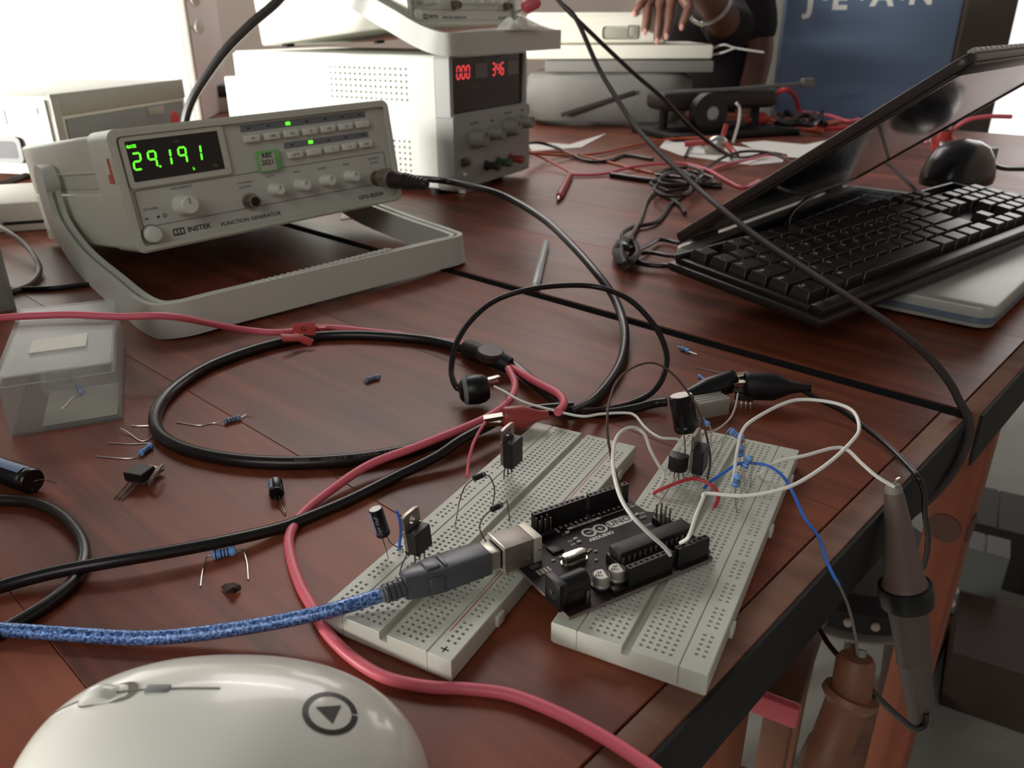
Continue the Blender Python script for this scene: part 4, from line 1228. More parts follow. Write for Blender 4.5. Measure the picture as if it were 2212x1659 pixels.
def resistor(label, a, b_, leads, r=0.0012, mat=None, nb=4, group='metal film resistors'):
    a, b_ = Vector(a), Vector(b_)
    base = Vector(((a.x + b_.x) / 2, (a.y + b_.y) / 2, min([a.z, b_.z] + [p.z for l in leads for p in map(Vector, l)])))
    t = wthing('resistor', label, 'resistor', base, group)
    d = b_ - a
    L_ = d.length
    prof = [(0, r * 0.45), (L_ * 0.04, r * 0.95), (L_ * 0.10, r * 1.08), (L_ * 0.2, r * 1.08), (L_ * 0.27, r * 0.9), (L_ * 0.73, r * 0.9), (L_ * 0.8, r * 1.08), (L_ * 0.9, r * 1.08), (L_ * 0.96, r * 0.95), (L_, r * 0.45)]
    body = obj('body', B().lathe(prof, a, d, 16), mat or RBLUE, t)
    for k in range(nb):
        f = (0.15, 0.38, 0.52, 0.66, 0.85)[k]
        rr = r * (1.10 if f < 0.2 or f > 0.8 else 0.925)
        obj('band', B().lathe([(L_ * (f - 0.028), rr), (L_ * (f + 0.028), rr)], a, d, 16), BAND, body)
    for l in leads:
        lead(t, l)
    return t


def flat_res(label, x0, y0, x1, y1, lds, r=0.0012, mat=None, z0=0.0):
    """resistor lying on a surface of height z0; lds are lists of picture positions"""
    a, b_ = P(x0, y0, z0 + r), P(x1, y1, z0 + r)
    ls = []
    for end, l in zip((a, b_), lds):
        if l:
            ls.append([end] + [P(x, y, z0 + (q or 0.0004)) for x, y, q in l])
    return resistor(label, a, b_, ls, r, mat)


flat_res('grey-blue resistor with long copper lead inside the black cable loop', 484, 911, 520, 901, [[(460, 914, 0), (430, 919, 0), (380, 912, 0)], [(532, 894, .001), (543, 868, .006)]], 0.0016, RGREY)
flat_res('dark resistor with blue ends and clipped leads inside the black cable loop', 789, 822, 819, 813, [[(785, 824, 0)], [(822, 811, 0)]], 0.0016, RGREY)
flat_res('large bright blue resistor with both leads bent towards the viewer', 458, 1200, 510, 1189, [[(446, 1205, .001), (437, 1235, 0), (433, 1266, 0)], [(524, 1188, .0015), (533, 1215, .001), (536, 1252, 0)]], 0.0019)
flat_res('blue resistor pointing at the viewer beside the broken transistor', 303, 980, 327, 962, [[(288, 989, 0), (262, 990, 0), (206, 985, 0)], [(327, 957, 0), (280, 959, 0), (235, 956, 0)]], 0.0016)
flat_res('small blue resistor half under the left bend of the black cable', 329, 941, 340, 936, [[(320, 950, 0), (302, 952, 0), (280, 936, .001), (260, 925, .002)], None], 0.0011)
flat_res('short blue resistor alone below the gap between the benches', 1470, 751, 1488, 759, [[(1464, 748, 0)], [(1505, 765, 0)]], 0.0014)
flat_res('blue resistor behind the black clip, nearest the cable loop', 1509, 811, 1524, 823, [None, [(1532, 829, 0)]], 0.0012)
flat_res('blue resistor touching the jaws of the black clip', 1564, 806, 1578, 818, [[(1530, 800, 0), (1500, 792, 0)], None], 0.0011)
cable('clipped_lead', [P(285, 919, 0.0005), P(300, 920, .0005), P(330, 919, .0005)], 0.00035, TIN, 'short clipped tin lead lying left of the black cable loop', 'wire', 6, 4)
# the resistor in the clear box
a, b_ = P(168, 832, .0034), P(176, 850, .0034)
resistor('small blue resistor lying inside the clear plastic box', a, b_, [[b_, P(158, 858, .0028), P(146, 872, .0028), P(132, 884, .0028)]], 0.0011)


def capacitor(label, base, axis, L_, r, leads, stripe_dir=None, name='electrolytic_capacitor', txt=None):
    base, ax = Vector(base), Vector(axis).normalized()
    t = wthing(name, label, 'capacitor', Vector((base.x, base.y, min([base.z] + [p.z for l in leads for p in l]))))
    body = obj('sleeve', B().lathe([(0, r * 0.9), (r * 0.15, r), (r * 0.5, r), (r * 0.6, r * 0.93), (r * 0.7, r), (L_ - r * 0.12, r), (L_, r * 0.9)], base, ax, 24), CAPS_, t)
    obj('top_disc', B().lathe([(L_, r * 0.86), (L_ + r * 0.02, r * 0.86)], base, ax, 24), CAPT, body)
    if stripe_dir is not None:
        e = Vector(stripe_dir)
        e = (e - ax * e.dot(ax)).normalized()
        f = ax.cross(e)
        vs, fs = [], []
        for i in range(7):
            an = math.radians(-24 + 8 * i)
            q = (e * math.cos(an) + f * math.sin(an)) * r * 1.012
            vs += [base + ax * (r * 0.75) + q, base + ax * (L_ - r * 0.15) + q]
        for i in range(6):
            fs.append((2 * i, 2 * i + 2, 2 * i + 3, 2 * i + 1))
        obj('polarity_stripe', B().add(vs, fs), CAPL, body)
    for l in leads:
        lead(t, l, 0.0003, DULLTIN)
    if txt:
        e = Vector(txt[1])
        e = (e - ax * e.dot(ax)).normalized()
        x_ = e.cross(ax) * -1.0
        rot = Matrix(((ax.x, -x_.x, e.x, 0), (ax.y, -x_.y, e.y, 0), (ax.z, -x_.z, e.z, 0), (0, 0, 0, 1)))
        wo = Vector(t['wo'])
        text('voltage_print', txt[0], r * 0.75, M('capacitor_lettering', (150, 148, 140), 0.5), body, base + ax * L_ * 0.5 + e * r * 1.015 - wo, rot)
    return t


# standing on the left breadboard
cb, ct = P(829, 1156, 0.0165), P(811, 1100, 0.0278)
capacitor('slim black capacitor standing at the left edge of the left breadboard', cb, ct - cb, 0.0118, 0.00275, [[cb + Vector((-0.001, 0, 0)), P(833, 1185, 0.012), P(839, 1214, ZB - 0.001)], [cb + Vector((0.001, 0, 0)), P(845, 1174, 0.014), P(872, 1188, 0.0125)]], (-1, -0.6, 0), txt=('16V 10uF', (-0.1, -1, 0.3)))
# big one on the right breadboard, held up on its leads
cb, ct = P(1483, 931, 0.0185), P(1472, 862, 0.034)
capacitor('large black capacitor with a silver top standing on the right breadboard', cb, ct - cb, 0.0180, 0.0058, [[cb + Vector((-0.0015, 0, 0)), P(1480, 965, 0.012), P(1479, 990, ZB - 0.001)], [cb + Vector((0.0015, 0, 0)), P(1512, 952, 0.0135), P(1521, 966, 0.012), P(1520, 986, ZB - 0.001)]])
# lying ones
a = P(598, 1068, 0.0034)
b_ = P(594, 1040, 0.0034)
capacitor('small black capacitor with a pale stripe lying in front of the cable loop', a, b_ - a, 0.0108, 0.0033, [[a + Vector((-0.0008, 0, -0.001)), P(596, 1090, 0.0006), P(605, 1097, .0005), P(616, 1112, .0005)], [a + Vector((0.0009, 0, -0.001)), P(607, 1088, 0.0008), P(610, 1096, .0006), P(617, 1108, .0006)]], (-0.6, -0.6, 0.7))
a, b_ = P(72, 1040, 0.0062), P(-30, 1006, 0.0062)
capacitor('large dark capacitor lying cut off at the left edge', a, b_ - a, 0.026, 0.0060, [[a, P(92, 1036, .005), P(122, 1043, .003)], [a + Vector((0, -0.002, -0.003)), P(60, 1055, .002), P(75, 1066, .001)]], (0.3, -0.3, 1))


def plastic_transistor(name, label, base, right, up, fwd, w, h, th, tab, legs, cat='transistor', legm=None):
    """TO-220 shape: base is bottom centre of the body; right/up/fwd its own axes"""
    base, rt, up, fw = Vector(base), Vector(right).normalized(), Vector(up).normalized(), Vector(fwd).normalized()
    t = wthing(name, label, cat, Vector((base.x, base.y, min([p.z for l in legs for p in l] + [base.z]))))
    M4 = Matrix(((rt.x, fw.x, up.x, base.x), (rt.y, fw.y, up.y, base.y), (rt.z, fw.z, up.z, base.z), (0, 0, 0, 1)))
    body = obj('body', B().box(-w / 2, w / 2, -th, 0, 0, h, w * 0.04, 1, M4=M4), EPOXY, t)
    if tab:
        n = 18
        hc = h + tab * 0.5
        hr = w * 0.18
        po = []
        for k in range(n):
            an = 2 * math.pi * k / n
            c_, s_ = math.cos(an), math.sin(an)
            m_ = 1 / max(abs(c_), abs(s_))
            po.append((c_ * m_ * w / 2, hc + s_ * m_ * tab * 0.5))
        pi_ = [(hr * math.cos(2 * math.pi * k / n), hc + hr * math.sin(2 * math.pi * k / n)) for k in range(n)]
        b = frame(B(), po, pi_, -0.0002, 0.0011)
        b.box(-w / 2, w / 2, -0.0002, 0.0011, h * 0.1, h + 0.00001)
        b.v = [tuple(M4 @ Vector(v)) for v in b.v]
        obj('metal_tab', b, TABM, t, 50)
    for l in legs:
        obj('leg', B().tube(l, 0.00038, 6, 3), legm or DULLTIN, t)
    return t


ang = math.radians(29)
ld_, lw_ = Vector((math.sin(ang), math.cos(ang), 0)), Vector((math.cos(ang), -math.sin(ang), 0))   # along / across the left breadboard
# tall regulator at the back of the left breadboard
base = P(1098, 1000, 0.0165)
lg = [[base + ld_ * 0.0013 * s_ + lw_ * 0.0004, P(1097 + 7.5 * s_, 1012 - 4 * s_, 0.0125), P(1097 + 8 * s_, 1028 - 7 * s_, ZB - 0.001)] for s_ in (-1, 0, 1)]
plastic_transistor('voltage_regulator', 'black three-legged regulator standing at the far end of the left breadboard', base, ld_, (0, 0, 1), lw_ * -1, 0.0100, 0.0125, 0.0048, 0.0062, lg)
# TO-220 with bent tab near the capacitor
base = P(899, 1183, 0.0145)
lg = [[base + ld_ * 0.0022 * s_, P(906 + 10 * s_, 1194 - 6 * s_, 0.012), P(906 + 10 * s_, 1213 - 7 * s_, ZB - 0.001)] for s_ in (-1, 0, 1)]
plastic_transistor('power_transistor', 'black power transistor with a pale metal tab on the left breadboard', base, ld_, (-0.08, 0, 1), lw_ * -1, 0.0098, 0.0095, 0.0045, 0.0068, lg)
# small diode leaning under it
def diode(label, a, b_, leads, r=0.0012):
    a, b_ = Vector(a), Vector(b_)
    base = Vector(((a.x + b_.x) / 2, (a.y + b_.y) / 2, min(p.z for l in leads for p in l)))
    t = wthing('diode', label, 'diode', base, 'black diodes on the left breadboard')
    d = b_ - a
    body = obj('body', B().lathe([(0, r * 0.8), (d.length * 0.06, r), (d.length * 0.94, r), (d.length, r * 0.8)], a, d, 16), EPOXY, t)
    obj('cathode_band', B().lathe([(d.length * 0.74, r * 1.02), (d.length * 0.86, r * 1.02)], a, d, 16), GREYP, body)
    for l in leads:
        lead(t, l, 0.0003, DULLTIN)
    return t


a, b_ = P(879, 1196, 0.0125), P(898, 1178, 0.0135)
diode('black diode leaning under the power transistor on the left breadboard', a, b_, [[a, P(868, 1222, 0.011), P(860, 1250, ZB - 0.001)], [b_, P(910, 1180, .013), P(915, 1186, .011)]])
a, b_ = P(1023, 1034, 0.0300), P(1047, 1024, 0.0300)
diode('black diode arched highest over the left breadboard on long leads', a, b_, [[a, P(1004, 1052, .026), P(992, 1085, .018), P(986, 1120, .012), P(981, 1142, ZB - 0.001)], [b_, P(1060, 1033, .029), P(1068, 1055, .023), P(1067, 1075, .018), P(1064, 1092, ZB - 0.001)]])
a, b_ = P(1061, 1101, 0.0245), P(1084, 1090, 0.0245)
diode('black diode between the arched diode and the USB socket on the left breadboard', a, b_, [[a, P(1044, 1118, .021), P(1036, 1137, .017), P(1041, 1155, .012), P(1052, 1172, ZB - 0.001)], [b_, P(1094, 1083, .0245), P(1098, 1100, .018), P(1101, 1126, ZB - 0.001)]])
# broken transistor lying on the bench
base = P(288, 1042, 0.003)
hv = (P(330, 1012, 0.003) - base).normalized()
sv = Vector((hv.y, -hv.x, 0))
lg = [[base + sv * 0.0022 * s_, base + sv * 0.0022 * s_ - hv * 0.005 + Vector((0, 0, -.0015)), base + sv * 0.0021 * s_ - hv * 0.0105 + Vector((0, 0, -.0025))] for s_ in (-1, 0, 1)]
tb = plastic_transistor('loose_transistor', 'dark three-legged transistor lying on the bench with a twist of grey foil', base, sv, hv, (0, 0, -1), 0.0100, 0.0095, 0.0045, 0.006, lg)
obj('foil_twist', B().tube([P(324, 1046, .002), P(328, 1034, .0055), P(334, 1026, .0065), P(340, 1016, .007), P(350, 1006, .006)], 0.0011, 8, 4), M('crumpled_foil', (128, 118, 106), 0.45, metal=0.3), tb)

# right breadboard: small transistor, power transistor
ar = math.radians(27.5)
rd_, rw_ = Vector((math.sin(ar), math.cos(ar), 0)), Vector((math.cos(ar), -math.sin(ar), 0))
base = P(1464, 1012, 0.0155)
t = wthing('small_transistor', 'small half-round black transistor on the right breadboard beside the white wires', 'transistor', Vector((base.x, base.y, ZB - 0.001)))
pl = [(0.0044 * math.cos(math.radians(a_)), 0.0044 * math.sin(math.radians(a_))) for a_ in range(-30, 211, 20)]
M4 = Matrix.Translation(base) @ RZ(150)
obj('body', B().prism(pl, 0, 0.0072, M4=M4, bev=0.0004), EPOXY, t)
for s_ in (-1, 0, 1):
    lead(t, [base + rw_ * 0.0012 * s_ + Vector((0, 0, 0.0002)), P(1466 + 9 * s_, 1022, 0.0125), P(1466 + 11 * s_, 1040 - 6 * s_ * s_, ZB - 0.001)], 0.0003, DULLTIN)
base = P(1499, 1013, 0.0158)
lg = [[base + rd_ * 0.0018 * s_ + rw_ * 0.0012, P(1505 + 5 * s_, 1022 - 3 * s_, 0.013), P(1505 + 5 * s_, 1036 - 5 * s_, ZB - 0.001)] for s_ in (-1, 0, 1)]
plastic_transistor('power_transistor', 'black power transistor under the big capacitor on the right breadboard', base, rd_, (0, 0, 1), rw_ * -1, 0.0100, 0.0115, 0.0048, 0.0075, lg)

# blue resistors standing on the right breadboard
def stand_res(label, x0, y0, z0, x1, y1, z1, leadpx, r=0.00155):
    a, b_ = P(x0, y0, z0), P(x1, y1, z1)
    ls = []
    for end, l in zip((a, b_), leadpx):
        ls.append([end] + [P(x, y, z) for x, y, z in l])
    return resistor(label, a, b_, ls, r)


HB = ZB - 0.001
stand_res('blue resistor standing lowest in the row on the right breadboard, by the white wire', 1588, 1050, 0.0165, 1594, 1025, 0.0225, [[(1589, 1075, 0.013), (1592, 1115, HB)], [(1598, 1026, .0235), (1600, 1048, .017), (1603, 1085, HB)]])
stand_res('blue resistor standing furthest right in the row on the right breadboard', 1607, 1010, 0.0168, 1621, 985, 0.0225, [[(1609, 1030, .013), (1611, 1078, HB)], [(1625, 988, .0235), (1624, 1015, .017), (1620, 1054, HB)]])
stand_res('blue resistor standing in the middle of the row on the right breadboard', 1597, 985, 0.0178, 1600, 962, 0.0235, [[(1600, 1000, .015), (1606, 1050, HB)], [(1605, 962, .0242), (1607, 990, .018), (1605, 1048, HB)]])
stand_res('blue resistor tilted highest at the far end of the row', 1576, 929, 0.0245, 1604, 948, 0.0235, [[(1569, 936, .0235), (1556, 970, .015), (1545, 990, HB)], [(1609, 952, .0225), (1608, 985, .014), (1604, 1010, HB)]], 0.0016)
stand_res('small blue resistor behind the big capacitor on the right breadboard', 1514, 905, 0.0205, 1530, 918, 0.0195, [[(1510, 905, .019), (1512, 935, .013), (1514, 950, HB)], [(1534, 922, .0185), (1536, 945, .013), (1534, 960, HB)]], 0.0014)

# ------------------------------------------------------------------ jumper wires
def jumper(name, pts, r, mat, label, tip=None):
    return cable(name, [P(*p) for p in pts], r, mat, label, 'wire', 8, 8)


ZH = 0.0228   # top of the pin headers
jumper('jumper_wire', [(1448, 1199, ZH - 0.002), (1436, 1183, .0255), (1400, 1150, .034), (1362, 1110, .041), (1337, 1065, .044), (1324, 1005, .043), (1328, 955, .042), (1345, 930, .0405), (1370, 924, .038), (1392, 938, .035), (1405, 972, .028), (1422, 1003, .021), (1434, 1024, .0165), (1427, 1045, .0115), (1421, 1058, HB)], 0.00075, WHITEW, 'white jumper wire arching from the microcontroller board to the right breadboard')
jumper('jumper_wire', [(1068, 835, .013), (1090, 846, .0135), (1130, 868, .014), (1190, 885, .015), (1255, 899, .016), (1300, 894, .0165), (1350, 892, .017), (1372, 898, .0175), (1395, 925, .0175), (1425, 945, .0185), (1460, 948, .018), (1473, 955, .0165), (1466, 968, .0135), (1463, 985, HB)], 0.0007, WHITEW, 'white jumper wire running from the black probe clip to the right breadboard')
jumper('jumper_wire', [(1470, 1173, ZH - 0.002), (1484, 1164, .0245), (1491, 1152, .026), (1505, 1110, .0265), (1519, 1076, .026), (1520, 1068, .0262), (1535, 1066, .0265), (1600, 1071, .027), (1660, 1064, .0285), (1720, 1045, .031), (1790, 1000, .036), (1843, 950, .041), (1856, 922, .043), (1842, 888, .044), (1800, 870, .044), (1735, 863, .043), (1690, 873, .042), (1630, 905, .04), (1604, 930, .036), (1592, 975, .028), (1586, 1020, .019), (1580, 1048, .0125), (1572, 1066, HB)], 0.00075, WHITEW, 'white jumper wire in a wide loop over the right breadboard')
jumper('jumper_wire', [(1636, 1027, HB), (1641, 1024, .0105), (1655, 1012, .0135), (1685, 996, .0175), (1740, 984, .02), (1800, 968, .0225), (1830, 972, .0225), (1860, 1000, .02), (1895, 1030, .017), (1932, 1052, .014)], 0.0008, WHITEW, 'white jumper wire from the right breadboard to the hanging grey probe')
jumper('jumper_wire', [(1518, 1058, HB), (1532, 1043, .0125), (1565, 1020, .0165), (1600, 1001, .0185), (1655, 1005, .0185), (1690, 1028, .0165), (1712, 1062, .0135), (1738, 1118, .0085), (1768, 1160, .005), (1783, 1205, .0025), (1800, 1243, 0.0015), (1812, 1262, 0.001)], 0.0007, BLUEW, 'blue jumper wire hanging from the right breadboard over the bench edge')
jumper('wire_tail', [(1808, 1256, 0.002), (1818, 1275, -0.004), (1834, 1315, -0.018), (1847, 1370, -0.03), (1852, 1412, -0.036)], 0.0006, M('grey_wire_pvc', (110, 104, 98), 0.5), 'thin grey wire joining the blue wire to the orange probe')
jumper('jumper_wire', [(1411, 1069, HB), (1417, 1062, .0105), (1440, 1052, .013), (1470, 1040, .015), (1500, 1034, .0155), (1530, 1044, .0145), (1548, 1060, .013), (1551, 1078, .0115), (1540, 1102, HB)], 0.0008, REDW, 'short red jumper wire bridging the channel of the right breadboard')
jumper('jumper_wire', [(1343, 1063, ZH - 0.002), (1334, 1035, .0265), (1320, 985, .035), (1312, 930, .042), (1314, 880, .046), (1330, 828, .048), (1365, 795, .048), (1410, 784, .047), (1450, 805, .044), (1488, 850, .038), (1516, 905, .03), (1531, 965, .021), (1534, 1000, .015), (1527, 1040, HB)], 0.00055, BROWNW, 'thin brown jumper wire in a tall arch over the microcontroller board')
jumper('jumper_wire', [(857, 1104, .029), (863, 1122, .024), (866, 1150, .0165), (863, 1176, .011), (864, 1192, HB)], 0.0006, BLUEW, 'short blue wire stub between the slim capacitor and power transistor')
jumper('jumper_wire', [(1048, 912, .0155), (1032, 938, .0145), (1020, 965, .013), (1012, 1000, .010), (1009, 1030, .008)], 0.0008, REDC, 'short pink wire hanging from the red crocodile clip to the left breadboard')
jumper('jumper_wire', [(1594, 850, .014), (1588, 880, .0125), (1576, 905, .0125), (1550, 927, .013), (1520, 936, .0125), (1500, 946, .0115), (1494, 955, HB)], 0.0005, M('pinkish_wire_pvc', (190, 176, 166), 0.5), 'thin pale wire between the black clip and the right breadboard')

# ------------------------------------------------------------------ cables on the near bench
def zcable(name, pts, r, mat, label, cat='cable'):
    return cable(name, [P(x, y, z) for x, y, z in pts], r, mat, label, cat, 12, 8)


RCX = 0.0034
CX1 = wthing('coaxial_cable', 'thick black coaxial cable looping left, printed with pale lettering', 'cable', P(1273, 874, 0))
lp = [(835, 388, .0585), (925, 386, .058), (985, 394, .055), (1050, 410, .052), (1110, 434, .047), (1180, 478, .040), (1240, 535, .032), (1290, 592, .024), (1325, 640, .016), (1345, 690, .009), (1350, 735, .0055), (1340, 785, .004), (1310, 835, RCX), (1273, 872, RCX), (1230, 893, .0075)]
fgm = FG.matrix_world
bn = fgm @ Vector((0.227, -0.2475, 0.0234))
bn2 = fgm @ Vector((0.227, -0.262, 0.0234))
pts = [bn2 + (bn2 - bn) * 1.2, P(960, 391, .053)] + [P(x, y, z) for x, y, z in lp[3:]]
cd_ = obj('cord', B().tube(pts, 0.0031, 14, 8), CABLEB, CX1)
pl_ = obj('bnc_plug', B().lathe([(0, 0.0080), (0.003, 0.0086), (0.012, 0.0086), (0.013, 0.007)], bn, bn2 - bn, 22), M('bnc_plug_plating', (170, 160, 146), 0.3, metal=0.9), CX1)
bt = B().lathe([(0.012, 0.0082), (0.020, 0.0078), (0.024, 0.0070), (0.052, 0.0048), (0.054, 0.0036)], bn, bn2 - bn + Vector((0.004, 0, -0.002)), 20)
for k in range(6):
    bt.lathe([(0.026 + 0.0042 * k, 0.0068 - 0.00035 * k), (0.0266 + 0.0042 * k, 0.0076 - 0.00035 * k), (0.0288 + 0.0042 * k, 0.0076 - 0.00035 * k), (0.0294 + 0.0042 * k, 0.0068 - 0.00035 * k)], bn, bn2 - bn + Vector((0.004, 0, -0.002)), 20)
obj('strain_relief', bt, M('brown_boot_rubber', (50, 38, 36), 0.5), pl_)
# long loop on the bench with printed sleeve
lp = [(1230, 893, .0075), (1195, 860, .0045), (1150, 824, .0042), (1108, 790, .005), (1060, 768, .006), (1000, 752, .0045), (930, 736, RCX), (840, 727, RCX), (750, 724, RCX), (660, 730, RCX), (560, 752, RCX), (450, 792, RCX), (375, 840, RCX), (338, 888, RCX), (340, 930, RCX), (375, 960, RCX), (440, 982, RCX), (530, 996, RCX), (640, 1000, RCX), (760, 993, RCX), (860, 978, RCX), (940, 958, .004), (1010, 930, .005), (1080, 905, .006), (1150, 888, .0065), (1240, 880, .009)]
lpts = [P(*p) for p in lp]
co2 = obj('cord_loop', B().tube(lpts, RCX, 14, 8), CABLEB, CX1)
tx = M('cable_print', (120, 112, 104), 0.5)
wo = Vector(CX1['wo'])
q = smooth([P(x, y, RCX) for x, y in ((640, 1000), (700, 998), (760, 993), (810, 986), (860, 978))], 8)
words = [('HIGH', 0.07), ('QUALITY', 0.35), ('COAXIAL', 0.66), ('CABLE', 0.94)]
for s_, f in words:
    i = int(f * (len(q) - 1))
    p, d = q[i], (q[min(i + 1, len(q) - 1)] - q[i - 1]).normalized()
    nrm = Vector((0.0, -0.62, 0.78)).normalized()
    nrm = (nrm - d * nrm.dot(d)).normalized()
    y_ = nrm.cross(d)
    rot = Matrix(((d.x, y_.x, nrm.x, 0), (d.y, y_.y, nrm.y, 0), (d.z, y_.z, nrm.z, 0), (0, 0, 0, 1)))
    text('lettering', s_, 0.0023, tx, co2, p + nrm * (RCX + 0.00005) - wo, rot, sx=1.2, space=1.1)
# moulded Y splitter
ys_ = [P(1012, 754, .0055), P(1040, 764, .0085), P(1072, 776, .0085), P(1100, 790, .006)]
sp = obj('cable_splitter', B().tube(ys_, 0.0062, 14, 4, taper=0.0052), BLACKM, CX1)
c_ = P(1058, 762, 0.0125)
obj('splitter_cap', B().lathe([(0, 0.0085), (0.004, 0.0085), (0.005, 0.0075)], c_ - Vector((0, 0, 0.003)), (0.1, -0.1, 1), 22), M('splitter_brown', (58, 44, 40), 0.45), sp)

zcable('black_lead', [(1080, 906, .0105), (1000, 948, .0095), (940, 988, .006), (850, 1032, .003), (750, 1082, .0026), (660, 1120, .0026), (600, 1142, .003), (480, 1170, .0055), (360, 1193, .006), (250, 1212, .006), (120, 1236, .0045), (0, 1268, .003), (-120, 1310, .003)], 0.0026, CABLEB, 'straight black lead running from the red clip to the left edge')
zcable('black_lead', [(-100, 1075, .0028), (0, 1080, .0026), (70, 1086, .0026), (130, 1112, .0026), (172, 1158, .0026), (182, 1205, .0026), (160, 1255, .0024), (110, 1300, .0024), (50, 1338, .0024), (-60, 1400, .0024)], 0.0026, CABLEB, 'black lead curling in a half loop at the left edge')
zcable('red_lead', [(-120, 700, .038), (0, 687, .037), (80, 682, .0365), (160, 680, .0365), (260, 684, .0355), (340, 682, .035), (400, 688, .03), (470, 702, .018), (540, 714, .008), (610, 718, .005), (700, 708, .0028), (800, 716, .0026), (900, 728, .0026), (1000, 744, .0028), (1070, 773, .004), (1112, 798, .006), (1160, 826, .009), (1205, 850, .0115), (1218, 872, .013), (1205, 890, .0165)], 0.0022, REDC, 'red lead crossing the clear box and running to the red crocodile clip')
zcable('red_lead', [(1098, 796, .0095), (1112, 830, .009), (1100, 865, .009), (1060, 897, .009), (1000, 925, .009), (900, 965, .008), (800, 1003, .006), (720, 1055, .0035), (655, 1108, .0026), (626, 1155, .0022), (628, 1200, .0022), (648, 1262, .0022), (675, 1312, .0022), (705, 1365, .0022), (760, 1420, .0022), (830, 1462, .0022), (920, 1483, .0022), (1010, 1488, .0022), (1100, 1500, .0022), (1200, 1538, .0022), (1300, 1590, .0022), (1400, 1655, .0022), (1440, 1690, .0022)], 0.0021, REDC, 'pink-red lead curving round the left breadboard to the near bench corner')
zcable('thin_black_lead', [(1003, 842, .007), (985, 835, .009), (975, 800, .014), (985, 745, .024), (1015, 695, .033), (1065, 652, .042), (1130, 628, .048), (1210, 617, .05), (1290, 620, .049), (1360, 648, .045), (1415, 705, .034), (1440, 765, .022), (1432, 815, .013), (1405, 850, .006), (1360, 872, .003), (1310, 884, .0036), (1258, 889, .0125)], 0.0017, CABLEB, 'thin black lead in a raised round loop above the bench gap')
zcable('black_lead', [(1215, 880, .0032), (1290, 893, .0028), (1360, 885, .0028), (1410, 872, .004), (1440, 868, .006)], 0.0026, CABLEB, 'short black lead running into the black crocodile clip')
# black plug with the white wire clipped in it
pg = wthing('scope_clip', 'round black clip plug with a steel jaw holding a white wire', 'clip', P(1020, 870, 0))
obj('plug_body', B().lathe([(0, .0040), (.0015, .0062), (.005, .0082), (.010, .0086), (.014, .0078), (.0165, .0060), (.0166, .0048), (.0120, .0046)], P(992, 846, .0095), P(1050, 838, .0105) - P(992, 846, .0095), 22), BLACKP, pg)
obj('plug_ring', B().lathe([(0.0020, .0068), (.0026, .0074), (.0040, .0080), (.0044, .0078)], P(992, 846, .0095), P(1050, 838, .0105) - P(992, 846, .0095), 22), GREYP, pg)
obj('jaw', B().box(-.0025, .0055, -.0018, .0018, -.0012, .0012, .0003, M4=Matrix.Translation(P(1056, 826, .0125)) @ RZ(30)).box(-.002, .007, -.0018, .0018, .0018, .0026, .0003, M4=Matrix.Translation(P(1056, 826, .0125)) @ RZ(36)), STEEL, pg)


def croc(label, tip, tail, up, boot_mat, L_boot, r0, r1, roll=0.0, name='crocodile_clip', open_=0.0022, jawl=0.012):
    """crocodile clip: toothed steel jaws out of a soft tapered boot"""
    tip, tail = Vector(tip), Vector(tail)
    ax = (tip - tail).normalized()
    upv = Vector(up)
    sd = ax.cross(upv).normalized()
    upv = sd.cross(ax)
    t = wthing(name, label, 'clip', Vector((tail.x, tail.y, 0.0)))
    R4 = Matrix(((ax.x, sd.x, upv.x, tip.x), (ax.y, sd.y, upv.y, tip.y), (ax.z, sd.z, upv.z, tip.z), (0, 0, 0, 1)))
    for s_ in (1, -1):
        b = B()
        b.box(-jawl, 0, -0.0021, 0.0021, s_ * open_ * 0.5 - 0.0004, s_ * open_ * 0.5 + 0.0006, 0.0002, 1, M4=R4 @ RY(s_ * 6))
        b.box(-jawl, 0, -0.0021, -0.0016, s_ * open_ * 0.5 - 0.0012, s_ * open_ * 0.5 + 0.0012, 0, 1, M4=R4 @ RY(s_ * 6))
        j_ = obj('jaw', b, STEEL, t)
        tt = B()
        for k in range(5):
            tt.box(-0.0016 * k - 0.0011, -0.0016 * k - 0.0003, -0.002, 0.002, s_ * open_ * 0.5 - (0.0011 if s_ > 0 else -0.0004), s_ * open_ * 0.5 - (0.0004 if s_ > 0 else -0.0011), 0, 1, M4=R4 @ RY(s_ * 6))
        obj('tooth', tt, STEEL, j_)
    # boot: oval tapering sleeve
    n = 20
    vs, fs = [], []
    st_ = tip - ax * (jawl * 0.72)
    prof = [(0, r0, r0 * 0.82), (0.002, r0 * 1.05, r0 * 0.9), (L_boot * 0.45, r0, r0 * 0.95), (L_boot * 0.7, r1 * 1.5, r1 * 1.6), (L_boot * 0.85, r1 * 1.1, r1 * 1.1), (L_boot, r1, r1)]
    for d_, ra, rb_ in prof:
        for k in range(n):
            a_ = 2 * math.pi * k / n
            vs.append(st_ - ax * d_ + sd * math.cos(a_) * rb_ + upv * math.sin(a_) * ra)
    for i in range(len(prof) - 1):
        for k in range(n):
            k2 = (k + 1) % n
            fs.append((i * n + k, i * n + k2, (i + 1) * n + k2, (i + 1) * n + k))
    fs.append(tuple((len(prof) - 1) * n + k for k in range(n)))
    bo = obj('boot', B().add(vs, fs), boot_mat, t, 50)
    sm = bo.modifiers.new('wall', 'SOLIDIFY')
    sm.thickness = 0.0007
    sm.offset = -1
    return t


